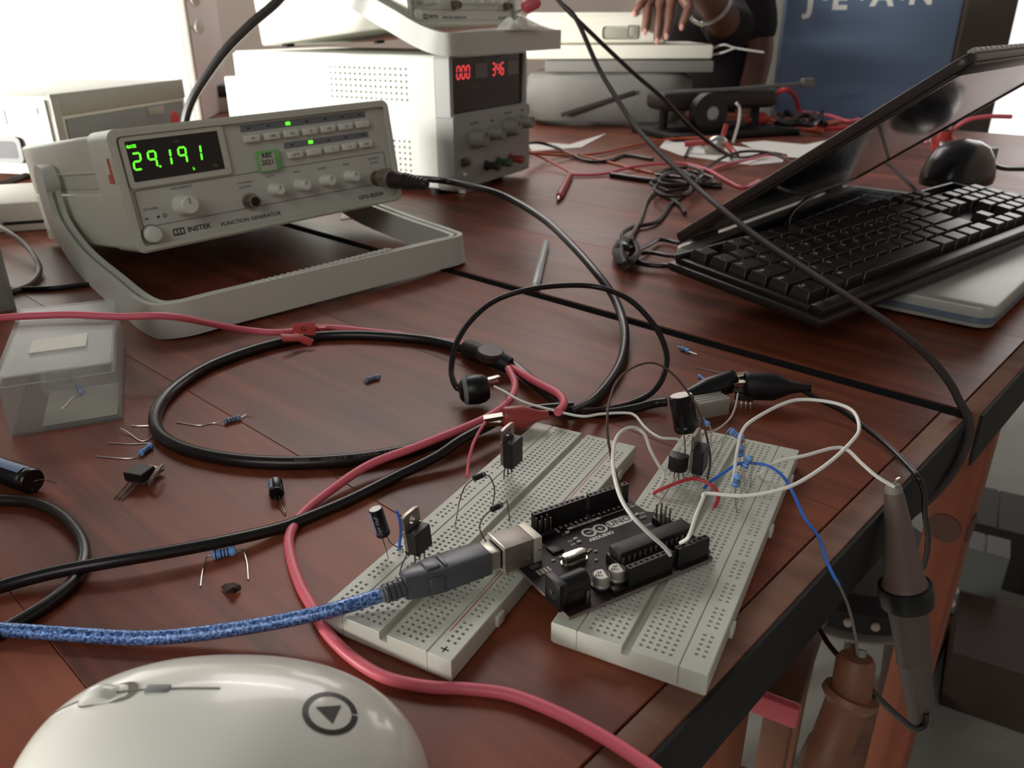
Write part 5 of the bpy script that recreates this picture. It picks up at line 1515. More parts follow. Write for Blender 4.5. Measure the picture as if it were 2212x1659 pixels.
REDB = M('translucent_red_boot', (176, 74, 66), 0.35, trans=0.15)
croc('red crocodile clip with a soft boot behind the left breadboard', P(1045, 908, .0145), P(1195, 895, .0155), (0.1, -0.2, 1), REDB, 0.0235, 0.0062, 0.0024, jawl=0.013)
croc('black crocodile clip with a tapered boot pointing right, behind the big capacitor', P(1618, 812, .0125), P(1440, 868, .0065), (0, 0, 1), BLACKP, 0.040, 0.0064, 0.0026, jawl=0.015)
croc('black crocodile clip with a square boot pointing left, nearest the bench corner', P(1570, 832, .0105), P(1730, 838, .011), (0, -0.1, 1), BLACKM, 0.036, 0.0078, 0.0024, jawl=0.013)
zcable('black_lead', [(1722, 836, .0105), (1770, 864, .008), (1820, 888, .006), (1870, 925, .004), (1920, 965, .003), (1965, 1010, .003), (1985, 1035, .002), (1996, 1065, -.006), (1998, 1110, -.02), (2005, 1165, -.04), (1998, 1215, -.06), (1985, 1240, -.07)], 0.0014, CABLEB, 'thin black lead from the square clip over the bench edge', 'cable')
# red sleeve clip on the red lead
rc = wthing('cable_tie', 'red folded tape tag wrapped round the red and black leads', 'tag', P(650, 740, 0))
obj('tape_fold', B().box(-.0075, .0075, -.0052, .0052, -.0007, .0007, .0003, M4=Matrix.Translation(P(657, 712, .0085)) @ RZ(12) @ RX(38)).box(-.012, .004, -.0032, .0032, -.0006, .0006, .0003, M4=Matrix.Translation(P(645, 730, .0068)) @ RZ(32) @ RX(28) @ RY(16)).box(-.004, .010, -.0028, .0028, -.0006, .0006, .0003, M4=Matrix.Translation(P(645, 730, .0064)) @ RZ(-22) @ RX(28) @ RY(18)).box(.009, .015, -.0022, .0022, -.0016, .0016, .0003, M4=Matrix.Translation(P(657, 712, .0065)) @ RZ(8)), REDD, rc)
text('tape_letter', 'G', 0.005, M('tape_print', (90, 36, 34), 0.5), rc, P(655, 711, .0095) - Vector(rc['wo']), RZ(12) @ RX(38))

# small heat sink block, chip and scraps behind the right breadboard
hs = wthing('heat_sink', 'small grey ridged block behind the big capacitor', 'component', P(1535, 905, 0))
M4 = Matrix.Translation(P(1535, 898, 0)) @ RZ(22)
obj('block', B().box(-.0095, .0105, -.002, .009, 0, .0082, .0003, M4=M4), M('grey_block', (150, 144, 136), 0.5), hs)
b = B()
for k in range(4):
    b.box(-.0095, .0105, -.0018 + .0027 * k, -.0004 + .0027 * k, .0081, .0098, .0002, M4=M4)
obj('ridge', b, M('grey_ridge', (176, 170, 160), 0.5), hs)
ic = wthing('loose_chip', 'small black chip with bent legs under the black clip jaws', 'chip', P(1606, 868, 0))
M4 = Matrix.Translation(P(1606, 862, .0035)) @ RZ(-15)
obj('body', B().box(-.005, .005, -.003, .003, 0, .0032, .0003, M4=M4), EPOXY, ic)
for k in range(4):
    obj('leg', B().tube([M4 @ Vector((-.0037 + .0025 * k, -.003, .001)), M4 @ Vector((-.0037 + .0025 * k, -.0045, .0)), M4 @ Vector((-.0034 + .0025 * k, -.0052, -.0032))], 0.0003, 6, 3), TIN, ic)
sc1 = tag(obj('bark_scrap', B().add([P(476, 1268, .0008), P(488, 1260, .0022), P(505, 1258, .0024), P(520, 1264, .0016), P(521, 1274, .0008), P(506, 1282, .0005), P(486, 1281, .0005), P(500, 1270, .0042)], [(0, 1, 7), (1, 2, 7), (2, 3, 7), (3, 4, 7), (4, 5, 7), (5, 6, 7), (6, 0, 7), (6, 5, 4, 3, 2, 1, 0)]), M('dark_scrap', (52, 36, 32), 0.7), org=P(500, 1275, 0)), 'tiny dark scrap lying below the big blue resistor', 'scrap')
pn = wthing('white_stick', 'short white plastic stick lying on the bench beyond the gap', 'stick', P(1165, 590, 0))
a, b_ = P(1157, 618, .0034), P(1180, 524, .0034)
obj('barrel', B().lathe([(0, .0026), (.001, .0032), ((b_ - a).length - .003, .0032), ((b_ - a).length, .0022)], a, b_ - a, 16), M('white_stick', (196, 200, 194), 0.35), pn)
obj('end_cap', B().lathe([(-.003, .0020), (0, .0024)], a, b_ - a, 16), M('stick_cap', (210, 206, 196), 0.4), pn)
chipb = tag(obj('paper_scrap', B().prism([(-.004, -.001), (.003, -.002), (.005, .001), (-.002, .002)], 0, .0004, M4=Matrix.Translation(P(918, 457, 0))), PAPER, org=P(918, 457, 0)), 'tiny pale paper scrap on the bench right of the generator handle', 'scrap')

# ------------------------------------------------------------------ oscilloscope probes hanging off the bench edge
GPROBE = M('grey_probe_plastic', (132, 124, 118), 0.5)
BPROBE = M('brown_probe_plastic', (104, 84, 78), 0.5)
OPROBE = M('orange_probe_plastic', (122, 78, 56), 0.5)
p0 = P(1930, 1052, .012)
p1 = PY(1955, 1270, p0.y - 0.010)
p2 = PY(1992, 1565, p0.y - 0.022)
pr = wthing('oscilloscope_probe', 'grey oscilloscope probe hanging from the white wire over the bench edge', 'probe', (p2.x, p2.y, p2.z))
L1, L2 = (p1 - p0).length, (p2 - p1).length
tipb = obj('tip_sleeve', B().lathe([(0, .0030), (.004, .0042), (L1 * .35, .0056), (L1 * .8, .0082), (L1 * .9, .0086), (L1, .0105)], p0, p1 - p0, 22), BPROBE, pr)
obj('hook_nose', B().lathe([(-.001, .0026), (.0, .0034), (L1 * .3, .0052), (L1 * .31, .0050)], p0, p1 - p0, 22), GPROBE, tipb)
obj('collar', B().lathe([(-.002, .0112), (.002, .0118), (.008, .0112), (.009, .0092)], p1, p2 - p1, 22), BLACKP, pr)
obj('grip', B().lathe([(.008, .0088), (L2 * .5, .0072), (L2 * .52, .0078), (L2 * .55, .0070), (L2 * .97, .0058), (L2, .0045)], p1, p2 - p1, 22), M('dark_probe_grip', (86, 74, 70), 0.5), pr)
obj('hook', B().tube([p0 + Vector((0, 0, .0)), p0 + Vector((.0005, 0, .0035)), p0 + Vector((.002, .0, .0045))], .0005, 6, 3), STEEL, pr)
q0 = PY(1850, 1418, 0.262)
q1 = PY(1838, 1500, 0.258)
q2 = PY(1762, 1690, 0.248)
pr2 = wthing('oscilloscope_probe', 'orange-brown oscilloscope probe hanging lowest from the thin grey wire', 'probe', (q2.x, q2.y, q2.z))
obj('cap', B().lathe([(0, .0065), (.002, .0078), ((q1 - q0).length, .0082)], q0, q1 - q0, 22), OPROBE, pr2)
L3 = (q2 - q1).length
gr = obj('grip', B().lathe([(0, .0102), (.003, .0106), (.005, .0088), (L3 * .55, .0086), (L3 * .58, .0094), (L3 * .75, .0100), (L3, .0085)], q1, q2 - q1, 22), OPROBE, pr2)
obj('hook_stem', B().cyl(q0 + Vector((.002, 0, -.002)), PY(1862, 1404, 0.264), .0021, n=12), GPROBE, pr2)
obj('finger_guard', B().lathe([(-.001, .0112), (.0015, .0118), (.003, .0104)], q1, q2 - q1, 24), M('guard_brown', (128, 84, 62), 0.5), gr)
cable('probe_ground_lead', [PY(1750, 1290, .30), PY(1762, 1340, .295), PY(1785, 1385, .285), PY(1812, 1418, .272), PY(1832, 1432, .262)], .0013, CABLEB, 'black ground lead dropping from the bench edge to the orange probe', 'cable')
cable('probe_ground_lead', [PY(1880, 1490, .258), PY(1910, 1520, .262), PY(1945, 1552, .268), PY(1975, 1574, .273), PY(1996, 1566, .276), PY(2000, 1540, .277)], .0015, CABLEB, 'black ground lead between the orange probe and the grey probe', 'cable')
# cable from above, over the keyboard and round the bench corner
cable('probe_cable', [PY(1170, -60, .95), PY(1206, 0, .90), PY(1244, 40, .88), PY(1290, 141, .84), PY(1330, 209, .80), PY(1371, 271, .76), PY(1420, 325, .715), PY(1501, 401, .65), PY(1560, 452, .60), PY(1640, 515, .555), PY(1730, 575, .515), PY(1830, 640, .475), PY(1920, 700, .445), PY(2000, 765, .422), PY(2050, 825, .41), PY(2074, 870, .402), PY(2090, 900, .396), PY(2092, 945, .39), PY(2070, 1000, .385), PY(2030, 1055, .37), PY(1975, 1105, .355), PY(1920, 1140, .34)], .0023, CABLEBR, 'long dark cable strung from the power supply over the keyboard to the bench corner')
cable('probe_cable', [PY(1175, -60, 1.0), PY(1206, 0, 1.0), PY(1290, 84, 1.02), PY(1371, 160, 1.04), PY(1434, 214, 1.06), PY(1480, 263, 1.09), PY(1534, 309, 1.13), P(1580, 338, .003)], .0026, CABLEBR, 'dark cable strung from above the power supply down to the cluttered papers')
cable('mains_cable', [PY(640, -50, 1.0), PY(600, 2, 1.0), PY(545, 50, 1.0), PY(490, 105, 1.0), PY(445, 165, 1.0), PY(415, 215, 1.0), PY(400, 262, 1.0), PY(396, 310, 1.0)], .0052, CABLEB, 'thick black mains cable rising behind the near function generator')
zcable('grey_cable', [(-40, 470, .02), (15, 500, .018), (55, 530, .012), (78, 560, .008), (86, 585, .004), (70, 610, .0025), (40, 625, .0025), (-20, 640, .0025)], .0022, M('grey_cord_pvc', (128, 122, 116), 0.45), 'grey cord curling down beside the frosted case at the left edge')
zcable('black_cable', [(-60, 632, .002), (40, 625, .002), (120, 622, .002), (210, 612, .002)], .002, CABLEB, 'straight black cord lying beside the generator handle at the left')
zcable('black_cable', [(-80, 470, .004), (0, 448, .004), (60, 436, .004), (130, 430, .004)], .004, CABLEB, 'thick black cord lying behind the frosted case at the left')
zcable('brown_cable', [(-80, 420, .004), (0, 400, .006), (60, 380, .008), (120, 372, .006)], .005, CABLEBR, 'thick brown cord below the left bench instrument')
wb = tag(empty('white_adapter', tuple(P(60, 500, 0)), RZ(20)), 'white plastic block on the bench behind the frosted case', 'adapter')
obj('body', B().box(-.06, .05, 0, .12, 0, .03, .003), M('adapter_white', (196, 192, 178), 0.5), wb)
obj('slot', B().box(-.02, .02, -.0008, .0, .008, .011), BLACKM, wb)

# ------------------------------------------------------------------ things below the bench
st_ = P(1735, 1470, -0.36)
STL = tag(empty('wooden_stool', (st_.x - 0.045, st_.y + 0.055, FZ), RZ(-30)), 'wooden stool with a pink-red seat edge under the bench', 'stool')
hh = -0.36 - FZ
obj('seat', B().box(-.15, .070, -.055, .085, hh - .012, hh, .003), M('stool_dark_wood', (84, 58, 46), 0.5, var=0.2), STL)
obj('seat_edge', B().box(-.152, .072, -.066, -.0555, hh - .022, hh + .002, .003), M('stool_pink_edge', (206, 92, 100), 0.4), STL)
for x, y in ((-.13, -.03), (.052, -.03), (-.13, .06), (.052, .06)):
    obj('leg', B().box(x - .013, x + .013, y - .013, y + .013, 0, hh - .0125, .002), M('stool_leg_wood', (128, 84, 62), 0.5, var=0.2), STL)
for y in (-.03, .06):
    obj('stretcher', B().box(-.117, .039, y - .008, y + .008, .12, .145, .002), M('stool_leg_wood', (128, 84, 62), 0.5), STL)
rs = P(1866, 1272, -0.42)
RS = tag(empty('round_stool', (rs.x + 0.02, rs.y + 0.09, FZ)), 'round dark stool with pale studs below the bench corner', 'stool')
obj('cushion', B().lathe([(-.42 - FZ - .055, .105), (-.42 - FZ - .043, .122), (-.42 - FZ - .015, .124), (-.42 - FZ, .105)], (0, 0, 0), (0, 0, 1), 32), M('stool_black_vinyl', (30, 26, 25), 0.5), RS)
obj('rim', B().lathe([(-.42 - FZ - .068, .110), (-.42 - FZ - .0555, .121)], (0, 0, 0), (0, 0, 1), 32), M('rim_pale', (176, 172, 162), 0.4), RS)
b = B()
for k in range(26):
    a_ = 2 * math.pi * k / 26
    b.sphere((.1245 * math.cos(a_), .1245 * math.sin(a_), -.42 - FZ - .028), .0055, 8)
tag(obj('stud', b, M('stud_pale', (206, 190, 176), 0.35), RS), kind='stuff')
for k in range(4):
    a_ = math.radians(45 + 90 * k)
    obj('leg', B().cyl((.07 * math.cos(a_), .07 * math.sin(a_), -.42 - FZ - .068), (.09 * math.cos(a_), .09 * math.sin(a_), 0), .009, n=12), DULLTIN, RS)
# bar of wood leaning under the bench and a few cartons on the floor
bar0, bar1 = P(2010, 1345, FZ + 0.02), P(1870, 1659, FZ + 0.02)
bw = wthing('wooden_batten', 'rough wooden batten lying on the floor below the bench', 'timber', (bar1.x, bar1.y, FZ))
d_ = bar1 - bar0
M4 = Matrix.Translation(bar0) @ d_.to_track_quat('X', 'Z').to_matrix().to_4x4()
obj('bar', B().box(-.02, d_.length + .2, -.03, .03, -.0198, .016, .002, M4=M4), WOOD_EDGE, bw)
obj('knot', B().box(.10, .14, -.012, .012, .016, .0166, .0002, M4=M4), M('knot_dark', (66, 52, 46), 0.6), bw)
for x, y, w, h, col, lb in ((2150, 1120, .09, .12, (52, 44, 42), 'dark carton on the floor at the right edge'), (2110, 1240, .035, .16, (120, 122, 118), 'narrow grey carton standing on the floor near the right edge'), (2230, 1390, .10, .10, (62, 48, 42), 'brown carton on the floor in the lower right corner')):
    c = P(x, y, FZ + 0.1)
    cr_ = tag(empty('carton', (c.x, c.y, FZ), RZ(-30)), lb, 'box')
    obj('carton_body', B().box(-w, w, -w * .8, w * .8, 0, h, .002), M('carton_%d' % x, col, 0.7, var=0.15), cr_)
    obj('flap', B().box(-w, -.002, -w * .8, w * .8, h + .0002, h + .002).box(.002, w, -w * .8, w * .8, h + .0002, h + .002), M('carton_flap_%d' % x, tuple(v + 8 for v in col), 0.7), cr_)

# ------------------------------------------------------------------ far bench clutter
def sheet(label, pts, mat, z=0.0008, name='paper_sheet'):
    c = P(*pts[0], z)
    vs = [P(x, y, z) for x, y in pts]
    n = len(vs)
    lo_ = [Vector((v.x, v.y, z - 0.0006)) for v in vs]
    b = B().add(vs + lo_, [tuple(range(n)), tuple(range(2 * n - 1, n - 1, -1))] + [(k, (k + 1) % n, n + (k + 1) % n, n + k) for k in range(n)])
    return tag(obj(name, b, mat, org=c), label, 'paper')


sheet('white paper sheet under the black leads beside the laptop lid', [(1425, 318), (1440, 300), (1500, 304), (1560, 312), (1640, 322), (1700, 330), (1690, 350), (1620, 356), (1540, 345), (1470, 335)], PAPER)
sheet('crumpled white paper behind the laptop lid', [(1600, 308), (1650, 304), (1740, 312), (1800, 300), (1880, 300), (1860, 330), (1780, 345), (1690, 338), (1640, 326)], PAPER, 0.0022)
sheet('white paper strip behind the red connector, beyond the laptop', [(1890, 280), (2010, 284), (2010, 306), (1850, 310)], PAPER, 0.001)
sheet('pale paper slip by the power supply sockets', [(1135, 304), (1230, 312), (1310, 288), (1255, 318), (1150, 326)], PAPER, 0.0008)
sheet('thin pale paper slip in front of the grey bag', [(1395, 272), (1480, 258), (1490, 268), (1400, 278)], PAPER, 0.0008)
sheet('cream paper offcut under the near function generator', [(740, 462), (815, 448), (790, 466), (735, 474)], PAPER, 0.0008)
# leads
zcable('orange_lead', [(1130, 330, .03), (1140, 328, .024), (1180, 345, .012), (1230, 372, .004), (1232, 378, .003)], .0016, ORANGEC, 'thin orange lead from the power supply sockets to the red banana plug')
zcable('orange_lead', [(1120, 334, .026), (1200, 328, .008), (1280, 342, .003), (1360, 362, .002), (1410, 374, .002)], .0018, ORANGEC, 'orange lead lying behind the pink lead, from the power supply')
zcable('orange_lead', [(1140, 330, .02), (1230, 336, .006), (1300, 330, .004), (1380, 312, .004), (1450, 300, .006), (1540, 296, .01)], .002, ORANGEC, 'orange-red lead sweeping from the power supply to the silver clamp')
zcable('pink_lead', [(1225, 378, .003), (1300, 376, .003), (1360, 362, .006), (1420, 354, .008), (1480, 354, .008), (1530, 368, .006), (1570, 390, .003), (1605, 405, .002), (1640, 390, .002)], .0022, REDC, 'bright pink lead arching between the red banana plug and laptop lid')
zcable('pink_lead', [(1525, 372, .003), (1560, 358, .005), (1610, 346, .006), (1660, 335, .005), (1700, 340, .004)], .002, REDC, 'short pink lead crossing the white paper beside the laptop lid')
zcable('black_lead', [(1120, 312, .02), (1160, 308, .014), (1200, 318, .008), (1260, 345, .003), (1310, 348, .003), (1350, 336, .003), (1410, 344, .003)], .0026, CABLEB, 'black lead from the power supply sockets, furthest left in the clutter')
zcable('black_lead', [(1320, 378, .003), (1400, 390, .003), (1480, 398, .003), (1560, 402, .003)], .004, CABLEB, 'thick black lead below the pink lead in the clutter')
zcable('black_lead', [(1370, 540, .006), (1350, 525, .006), (1345, 505, .006), (1370, 490, .004), (1420, 478, .003), (1450, 440, .003), (1490, 410, .003), (1530, 360, .006), (1590, 330, .01), (1650, 328, .012), (1690, 340, .01), (1710, 352, .008)], .0022, CABLEBR, 'dark lead rising from the cable bundle to the paper, beside the laptop hinge')
zcable('black_lead', [(1480, 338, .003), (1490, 318, .005), (1500, 310, .005), (1540, 322, .005), (1600, 340, .004), (1660, 330, .008), (1700, 336, .006)], .0018, CABLEB, 'thin black lead looping on the white paper')
zcable('grey_lead', [(1345, 530, .004), (1365, 505, .006), (1385, 470, .003), (1400, 430, .003), (1420, 410, .004)], .0018, M('grey_lead_pvc', (110, 98, 90), 0.5), 'thin grey lead from the cable bundle towards the clutter')
zcable('black_lead', [(1370, 545, .008), (1400, 530, .006), (1425, 518, .004), (1460, 524, .004), (1480, 530, .008)], .0019, CABLEB, 'black lead from the cable bundle to the laptop hinge')
zcable('black_lead', [(1355, 560, .006), (1400, 572, .005), (1440, 574, .006), (1470, 572, .012)], .0023, CABLEB, 'glossy black lead from the cable bundle under the keyboard corner')
zcable('black_lead', [(1360, 552, .007), (1400, 546, .006), (1440, 552, .008), (1475, 556, .014)], .0019, CABLEB, 'black lead from the cable bundle into the keyboard back corner')
bd = wthing('cable_bundle', 'dark bundled coil of cable on the bench left of the keyboard', 'cable', P(1345, 560, 0))
b = B()
for k in range(4):
    b.tube([P(1338 + 4 * k, 570, .004 + .003 * k), P(1328 + 5 * k, 545, .008 + .003 * k), P(1338 + 5 * k, 522, .010 + .0025 * k), P(1362 + 3 * k, 525, .008 + .0025 * k), P(1372 + 2 * k, 548, .006 + .002 * k), P(1355 + 3 * k, 566, .005 + .002 * k)], .0026, 8, 6)
obj('coil', b, CABLEBR, bd)
obj('wrap', B().tube([P(1330, 538, .006), P(1345, 530, .019), P(1366, 540, .018)], .0034, 8, 6), CABLEB, bd)
# tangle of black leads
tg = wthing('cable_tangle', 'tangled black cables in the middle of the far bench', 'cable', P(1470, 410, 0))
rnd = random.Random(3)
for k in range(7):
    cx_, cy_2 = 1470 + rnd.uniform(-25, 25), 392 + rnd.uniform(-18, 18)
    pts = []
    for i in range(7):
        a_ = i * 1.05 + k
        pts.append(P(cx_ + math.cos(a_) * rnd.uniform(22, 60), cy_2 + math.sin(a_) * rnd.uniform(8, 22), .003 + .002 * k + rnd.uniform(0, .004)))
    obj('strand', B().tube(pts, .0022, 8, 6), CABLEB if k % 2 else CABLEBR, tg)
zcable('black_lead', [(1420, 410, .004), (1450, 430, .003), (1470, 445, .003), (1480, 460, .003)], .0022, CABLEBR, 'short dark lead end hanging out of the tangle')
# red banana plug
bp_ = wthing('banana_plug', 'red banana plug with a bare steel tip lying on the bench', 'plug', P(1215, 420, 0))
a, b_ = P(1232, 378, .0045), P(1208, 424, .0045)
obj('sleeve', B().lathe([(0, .003), (.004, .0042), ((b_ - a).length * .8, .0048), ((b_ - a).length, .004)], a, b_ - a, 18), REDD, bp_)
obj('pin', B().lathe([((b_ - a).length, .0018), ((b_ - a).length + .014, .002), ((b_ - a).length + .018, .0008)], a, b_ - a, 12), STEEL, bp_)
# silver clamp with red wires
cl = wthing('wire_clamp', 'silver clamp with red leads in the middle of the far bench', 'clip', P(1552, 312, 0))
c_ = P(1550, 310, .016)
obj('clamp_body', B().sphere(c_, .014, 14, 1.2, .8, .9).box(c_.x - .02, c_.x + .012, c_.y - .004, c_.y + .006, c_.z - .014, c_.z - .004, .002), M('clamp_silver', (206, 204, 196), 0.3, metal=0.7), cl)
obj('red_sleeve', B().tube([c_ + Vector((-.05, .01, -.002)), c_ + Vector((-.02, 0, .002)), c_], .005, 10, 4).tube([c_ + Vector((.012, -.01, 0)), c_ + Vector((.02, -.03, -.01)), c_ + Vector((.02, -.045, -.013))], .005, 10, 4).tube([c_ + Vector((.01, .01, .01)), c_ + Vector((.016, .02, .026))], .004, 10, 1), REDD, cl)
obj('white_wire', B().tube([PY(1590, 222, c_.y + .01), PY(1598, 235, c_.y + .01), PY(1596, 262, c_.y), PY(1590, 285, c_.y), PY(1583, 308, c_.y)], .0022, 8, 5), WHITEW, cl)
# dark solder iron stand / camera-like box
ss = tag(empty('soldering_stand', tuple(P(1590, 300, 0)), RZ(20)), 'dark soldering-iron stand standing among the leads on the far bench', 'tool')
obj('base', B().box(-.13, .14, 0, .16, 0, .012, .004), BLACKM, ss)
obj('holder', B().box(-.12, .12, .05, .13, .045, .078, .012, 3), M('holder_dark', (52, 44, 40), 0.6), ss)
obj('coil_wheel', B().lathe([(0, .012), (.004, .034), (.024, .034), (.028, .012)], (-.05, .035, .045), (0, -1, 0), 24), BLACKP, ss)
obj('wheel_hub', B().lathe([(0, .012), (.003, .010)], (-.05, .006, .045), (0, -1, 0), 18), M('hub_grey', (150, 156, 160), 0.4), ss)
for x in (-.10, .10):
    obj('post', B().cyl((x, .09, .012), (x, .09, .055), .008), BLACKM, ss)
obj('arm', B().cyl((-.12, .06, .075), (.17, .05, .086), .0035).box(.165, .19, .040, .055, .080, .096, .003), M('arm_grey', (110, 112, 110), 0.4), ss)
# second group of red leads behind
zcable('red_lead', [(1672, 218, .02), (1675, 205, .045), (1695, 193, .06), (1715, 205, .045), (1725, 235, .01), (1728, 250, .003)], .005, REDW, 'thick red lead in a small upright arch before the blue chair')
zcable('red_lead', [(1735, 243, .003), (1790, 250, .003), (1830, 262, .004), (1856, 258, .006)], .004, REDC, 'pink lead lying before the blue chair')
zcable('red_lead', [(1730, 275, .003), (1780, 278, .003), (1830, 276, .003)], .004, REDW, 'dark red lead lying behind the crumpled paper')
zcable('orange_lead', [(1690, 260, .006), (1740, 262, .006), (1780, 268, .006), (1810, 262, .006)], .005, ORANGEC, 'orange lead heap before the blue chair')
zcable('grey_lead', [(1665, 225, .04), (1675, 250, .02), (1690, 268, .006), (1712, 280, .003), (1735, 292, .003)], .003, M('grey_lead_pvc', (110, 98, 90), 0.5), 'grey lead curving down behind the soldering stand')
rcp = wthing('red_plug', 'red plastic plug lying behind the soldering stand', 'plug', P(1640, 262, 0))
c_ = P(1640, 258, .02)
obj('plug_body', B().lathe([(0, .006), (.01, .012), (.035, .012), (.045, .006)], c_ - Vector((.025, 0, 0)), (1, .1, .05), 14), REDD, rcp)
obj('plug_lead', B().tube([c_ + Vector((.02, 0, 0)), c_ + Vector((.06, -.02, -.012)), c_ + Vector((.11, -.05, -.017))], .004, 8, 4), ORANGEC, rcp)
dt = wthing('cable_tangle', 'heap of dark and orange leads behind the laptop lid', 'cable', P(1720, 265, 0))
for k in range(5):
    pts = [P(1680 + 24 * i + rnd.uniform(-8, 8), 255 + rnd.uniform(-14, 16), .004 + .004 * k) for i in range(5)]
    obj('strand', B().tube(pts, .005, 8, 5), CABLEBR if k % 2 else CABLEB, dt)
# connectors and device on the laptop side
cn = wthing('terminal_connector', 'red two-post connector with silver screw ends behind the keyboard', 'connector', P(2036, 330, .02))
c_ = P(2038, 286, .062)
for q_ in ((-.004, -.004, -.024), (-.014, .016, -.004)):
    obj('post', B().lathe([(0, .008), (.006, .011), (.029, .011), (.033, .008)], c_ + Vector(q_), (0.1, 0, 1), 16), REDD, cn)
obj('screw_end', B().sphere(c_ + Vector((-.003, -.012, .006)), .006, 12).sphere(c_ + Vector((-.004, -.013, -.014)), .006, 12), STEEL, cn)
obj('red_wire', B().tube([c_ + Vector((.005, 0, -.004)), PY(2085, 262, c_.y), PY(2130, 252, c_.y), PY(2185, 252, c_.y)], .0028, 8, 6).tube([c_ + Vector((-.006, -.004, 0)), PY(2012, 280, c_.y), PY(2002, 310, c_.y - .01)], .0022, 8, 5).tube([c_ + Vector((.004, -.006, -.016)), PY(2058, 300, c_.y - .01), PY(2056, 312, c_.y - .02), PY(2030, 332, c_.y - .03)], .0024, 8, 5), REDC, cn)
bmw = wthing('black_device', 'black domed mouse-shaped device standing behind the keyboard', 'device', P(2065, 400, .021))
c_ = P(2065, 395, .021)
M4 = Matrix.Translation(c_) @ RZ(35)
NA2 = 32
vs, fs = [], []
for i, (s_, z) in enumerate(((1.0, 0.0), (1.03, .006), (1.0, .014), (.9, .028), (.72, .040), (.45, .047), (.05, .050))):
    for k in range(NA2):
        a_ = 2 * math.pi * k / NA2
        vs.append(M4 @ Vector((.05 * s_ * abs(math.cos(a_)) ** .8 * (1 if math.cos(a_) > 0 else -1), .032 * s_ * abs(math.sin(a_)) ** .8 * (1 if math.sin(a_) > 0 else -1), z)))
for i in range(6):
    for k in range(NA2):
        k2 = (k + 1) % NA2
        fs.append((i * NA2 + k, i * NA2 + k2, (i + 1) * NA2 + k2, (i + 1) * NA2 + k))
fs.append(tuple(range(NA2 - 1, -1, -1)))
obj('shell', B().add(vs, fs), M('smoky_black_shell', (44, 40, 40), 0.25), bmw)
obj('cord', B().tube([M4 @ Vector((.05, 0, .012)), M4 @ Vector((.075, .004, .014)), M4 @ Vector((.11, .0, .006)), M4 @ Vector((.15, -.01, .003))], .003, 8, 5), CABLEB, bmw)
obj('clip', B().box(.045, .07, -.008, .008, .02, .036, .003, M4=M4), GREYP, bmw)
# keyboard lead arching behind the keyboard
cable('keyboard_lead', [P(1704, 500, .030), P(1702, 478, .027), P(1714, 455, .025), P(1742, 432, .024), P(1790, 402, .024), P(1832, 366, .024), P(1862, 348, .024), P(1890, 344, .024), P(1915, 352, .025), P(1945, 378, .028), P(1972, 405, .034), P(1992, 427, .040)], .0022, CABLEB, 'black keyboard lead arching over the laptop deck')

# ------------------------------------------------------------------ white box on a grey bag, far bench
WBX = tag(empty('white_case', (0.20, 1.75, 0.125), RZ(0)), 'white plastic case under the hand on the far bench', 'case')
CASEW = M('case_white', (226, 222, 206), 0.4)
obj('upper_half', B().box(-.168, .115, 0, .2, .028, .085, .012, 3), CASEW, WBX)
obj('lower_tray', B().box(-.17, .20, -.02, .22, .0, .027, .005, 2), CASEW, WBX)
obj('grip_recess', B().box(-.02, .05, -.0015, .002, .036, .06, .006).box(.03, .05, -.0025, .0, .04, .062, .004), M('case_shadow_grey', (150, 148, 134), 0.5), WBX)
obj('pull_cord', B().tube([(.20, 0, .018), (.222, -.01, .026), (.245, -.01, .020), (.30, -.02, .012)], .002, 8, 4).tube([(.20, 0, .006), (.222, -.01, .012), (.245, -.01, .020)], .002, 8, 4), M('cord_pale', (200, 198, 190), 0.5), WBX)
BAG = tag(empty('grey_bag', (0.20, 1.76, 0), RZ(-4)), 'slumped grey padded bag under the white case', 'bag')
NB = 40
vs, fs = [], []
prof = [(0.0, .84, .0), (.010, .96, .0), (.035, 1.02, .01), (.065, 1.02, .0), (.085, 1.0, .0), (.096, .96, .0), (.1005, .88, .0)]
for i, (z, s_, o_) in enumerate(prof):
    for k in range(NB):
        a_ = 2 * math.pi * k / NB
        rr = (abs(math.cos(a_)) ** 4 + abs(math.sin(a_)) ** 4) ** -.25
        wob = 1 + .02 * math.sin(5 * a_ + i) + .012 * math.sin(9 * a_ - 2 * i)
        vs.append((.165 * s_ * rr * math.cos(a_) * wob, .11 * s_ * rr * math.sin(a_) * wob + .05, z))
for i in range(len(prof) - 1):
    for k in range(NB):
        k2 = (k + 1) % NB
        fs.append((i * NB + k, i * NB + k2, (i + 1) * NB + k2, (i + 1) * NB + k))
fs.append(tuple(range(NB - 1, -1, -1)))
fs.append(tuple((len(prof) - 1) * NB + k for k in range(NB)))
obj('padding', B().add(vs, fs), M('grey_bag_cloth', (132, 130, 124), 0.8, var=0.2, vscale=14), BAG)
obj('strap', B().box(-.10, .05, -.070, -.066, -.004, .004, .001, M4=Matrix.Translation(Vector((0, 0, .052))) @ RY(-17)), M('strap_dark', (62, 52, 48), 0.7), BAG)
obj('folded_sheet', B().box(-.13, .20, -.05, .14, .1015, .1235, .004), M('folded_sheet_grey', (120, 118, 112), 0.7, var=0.1), BAG)

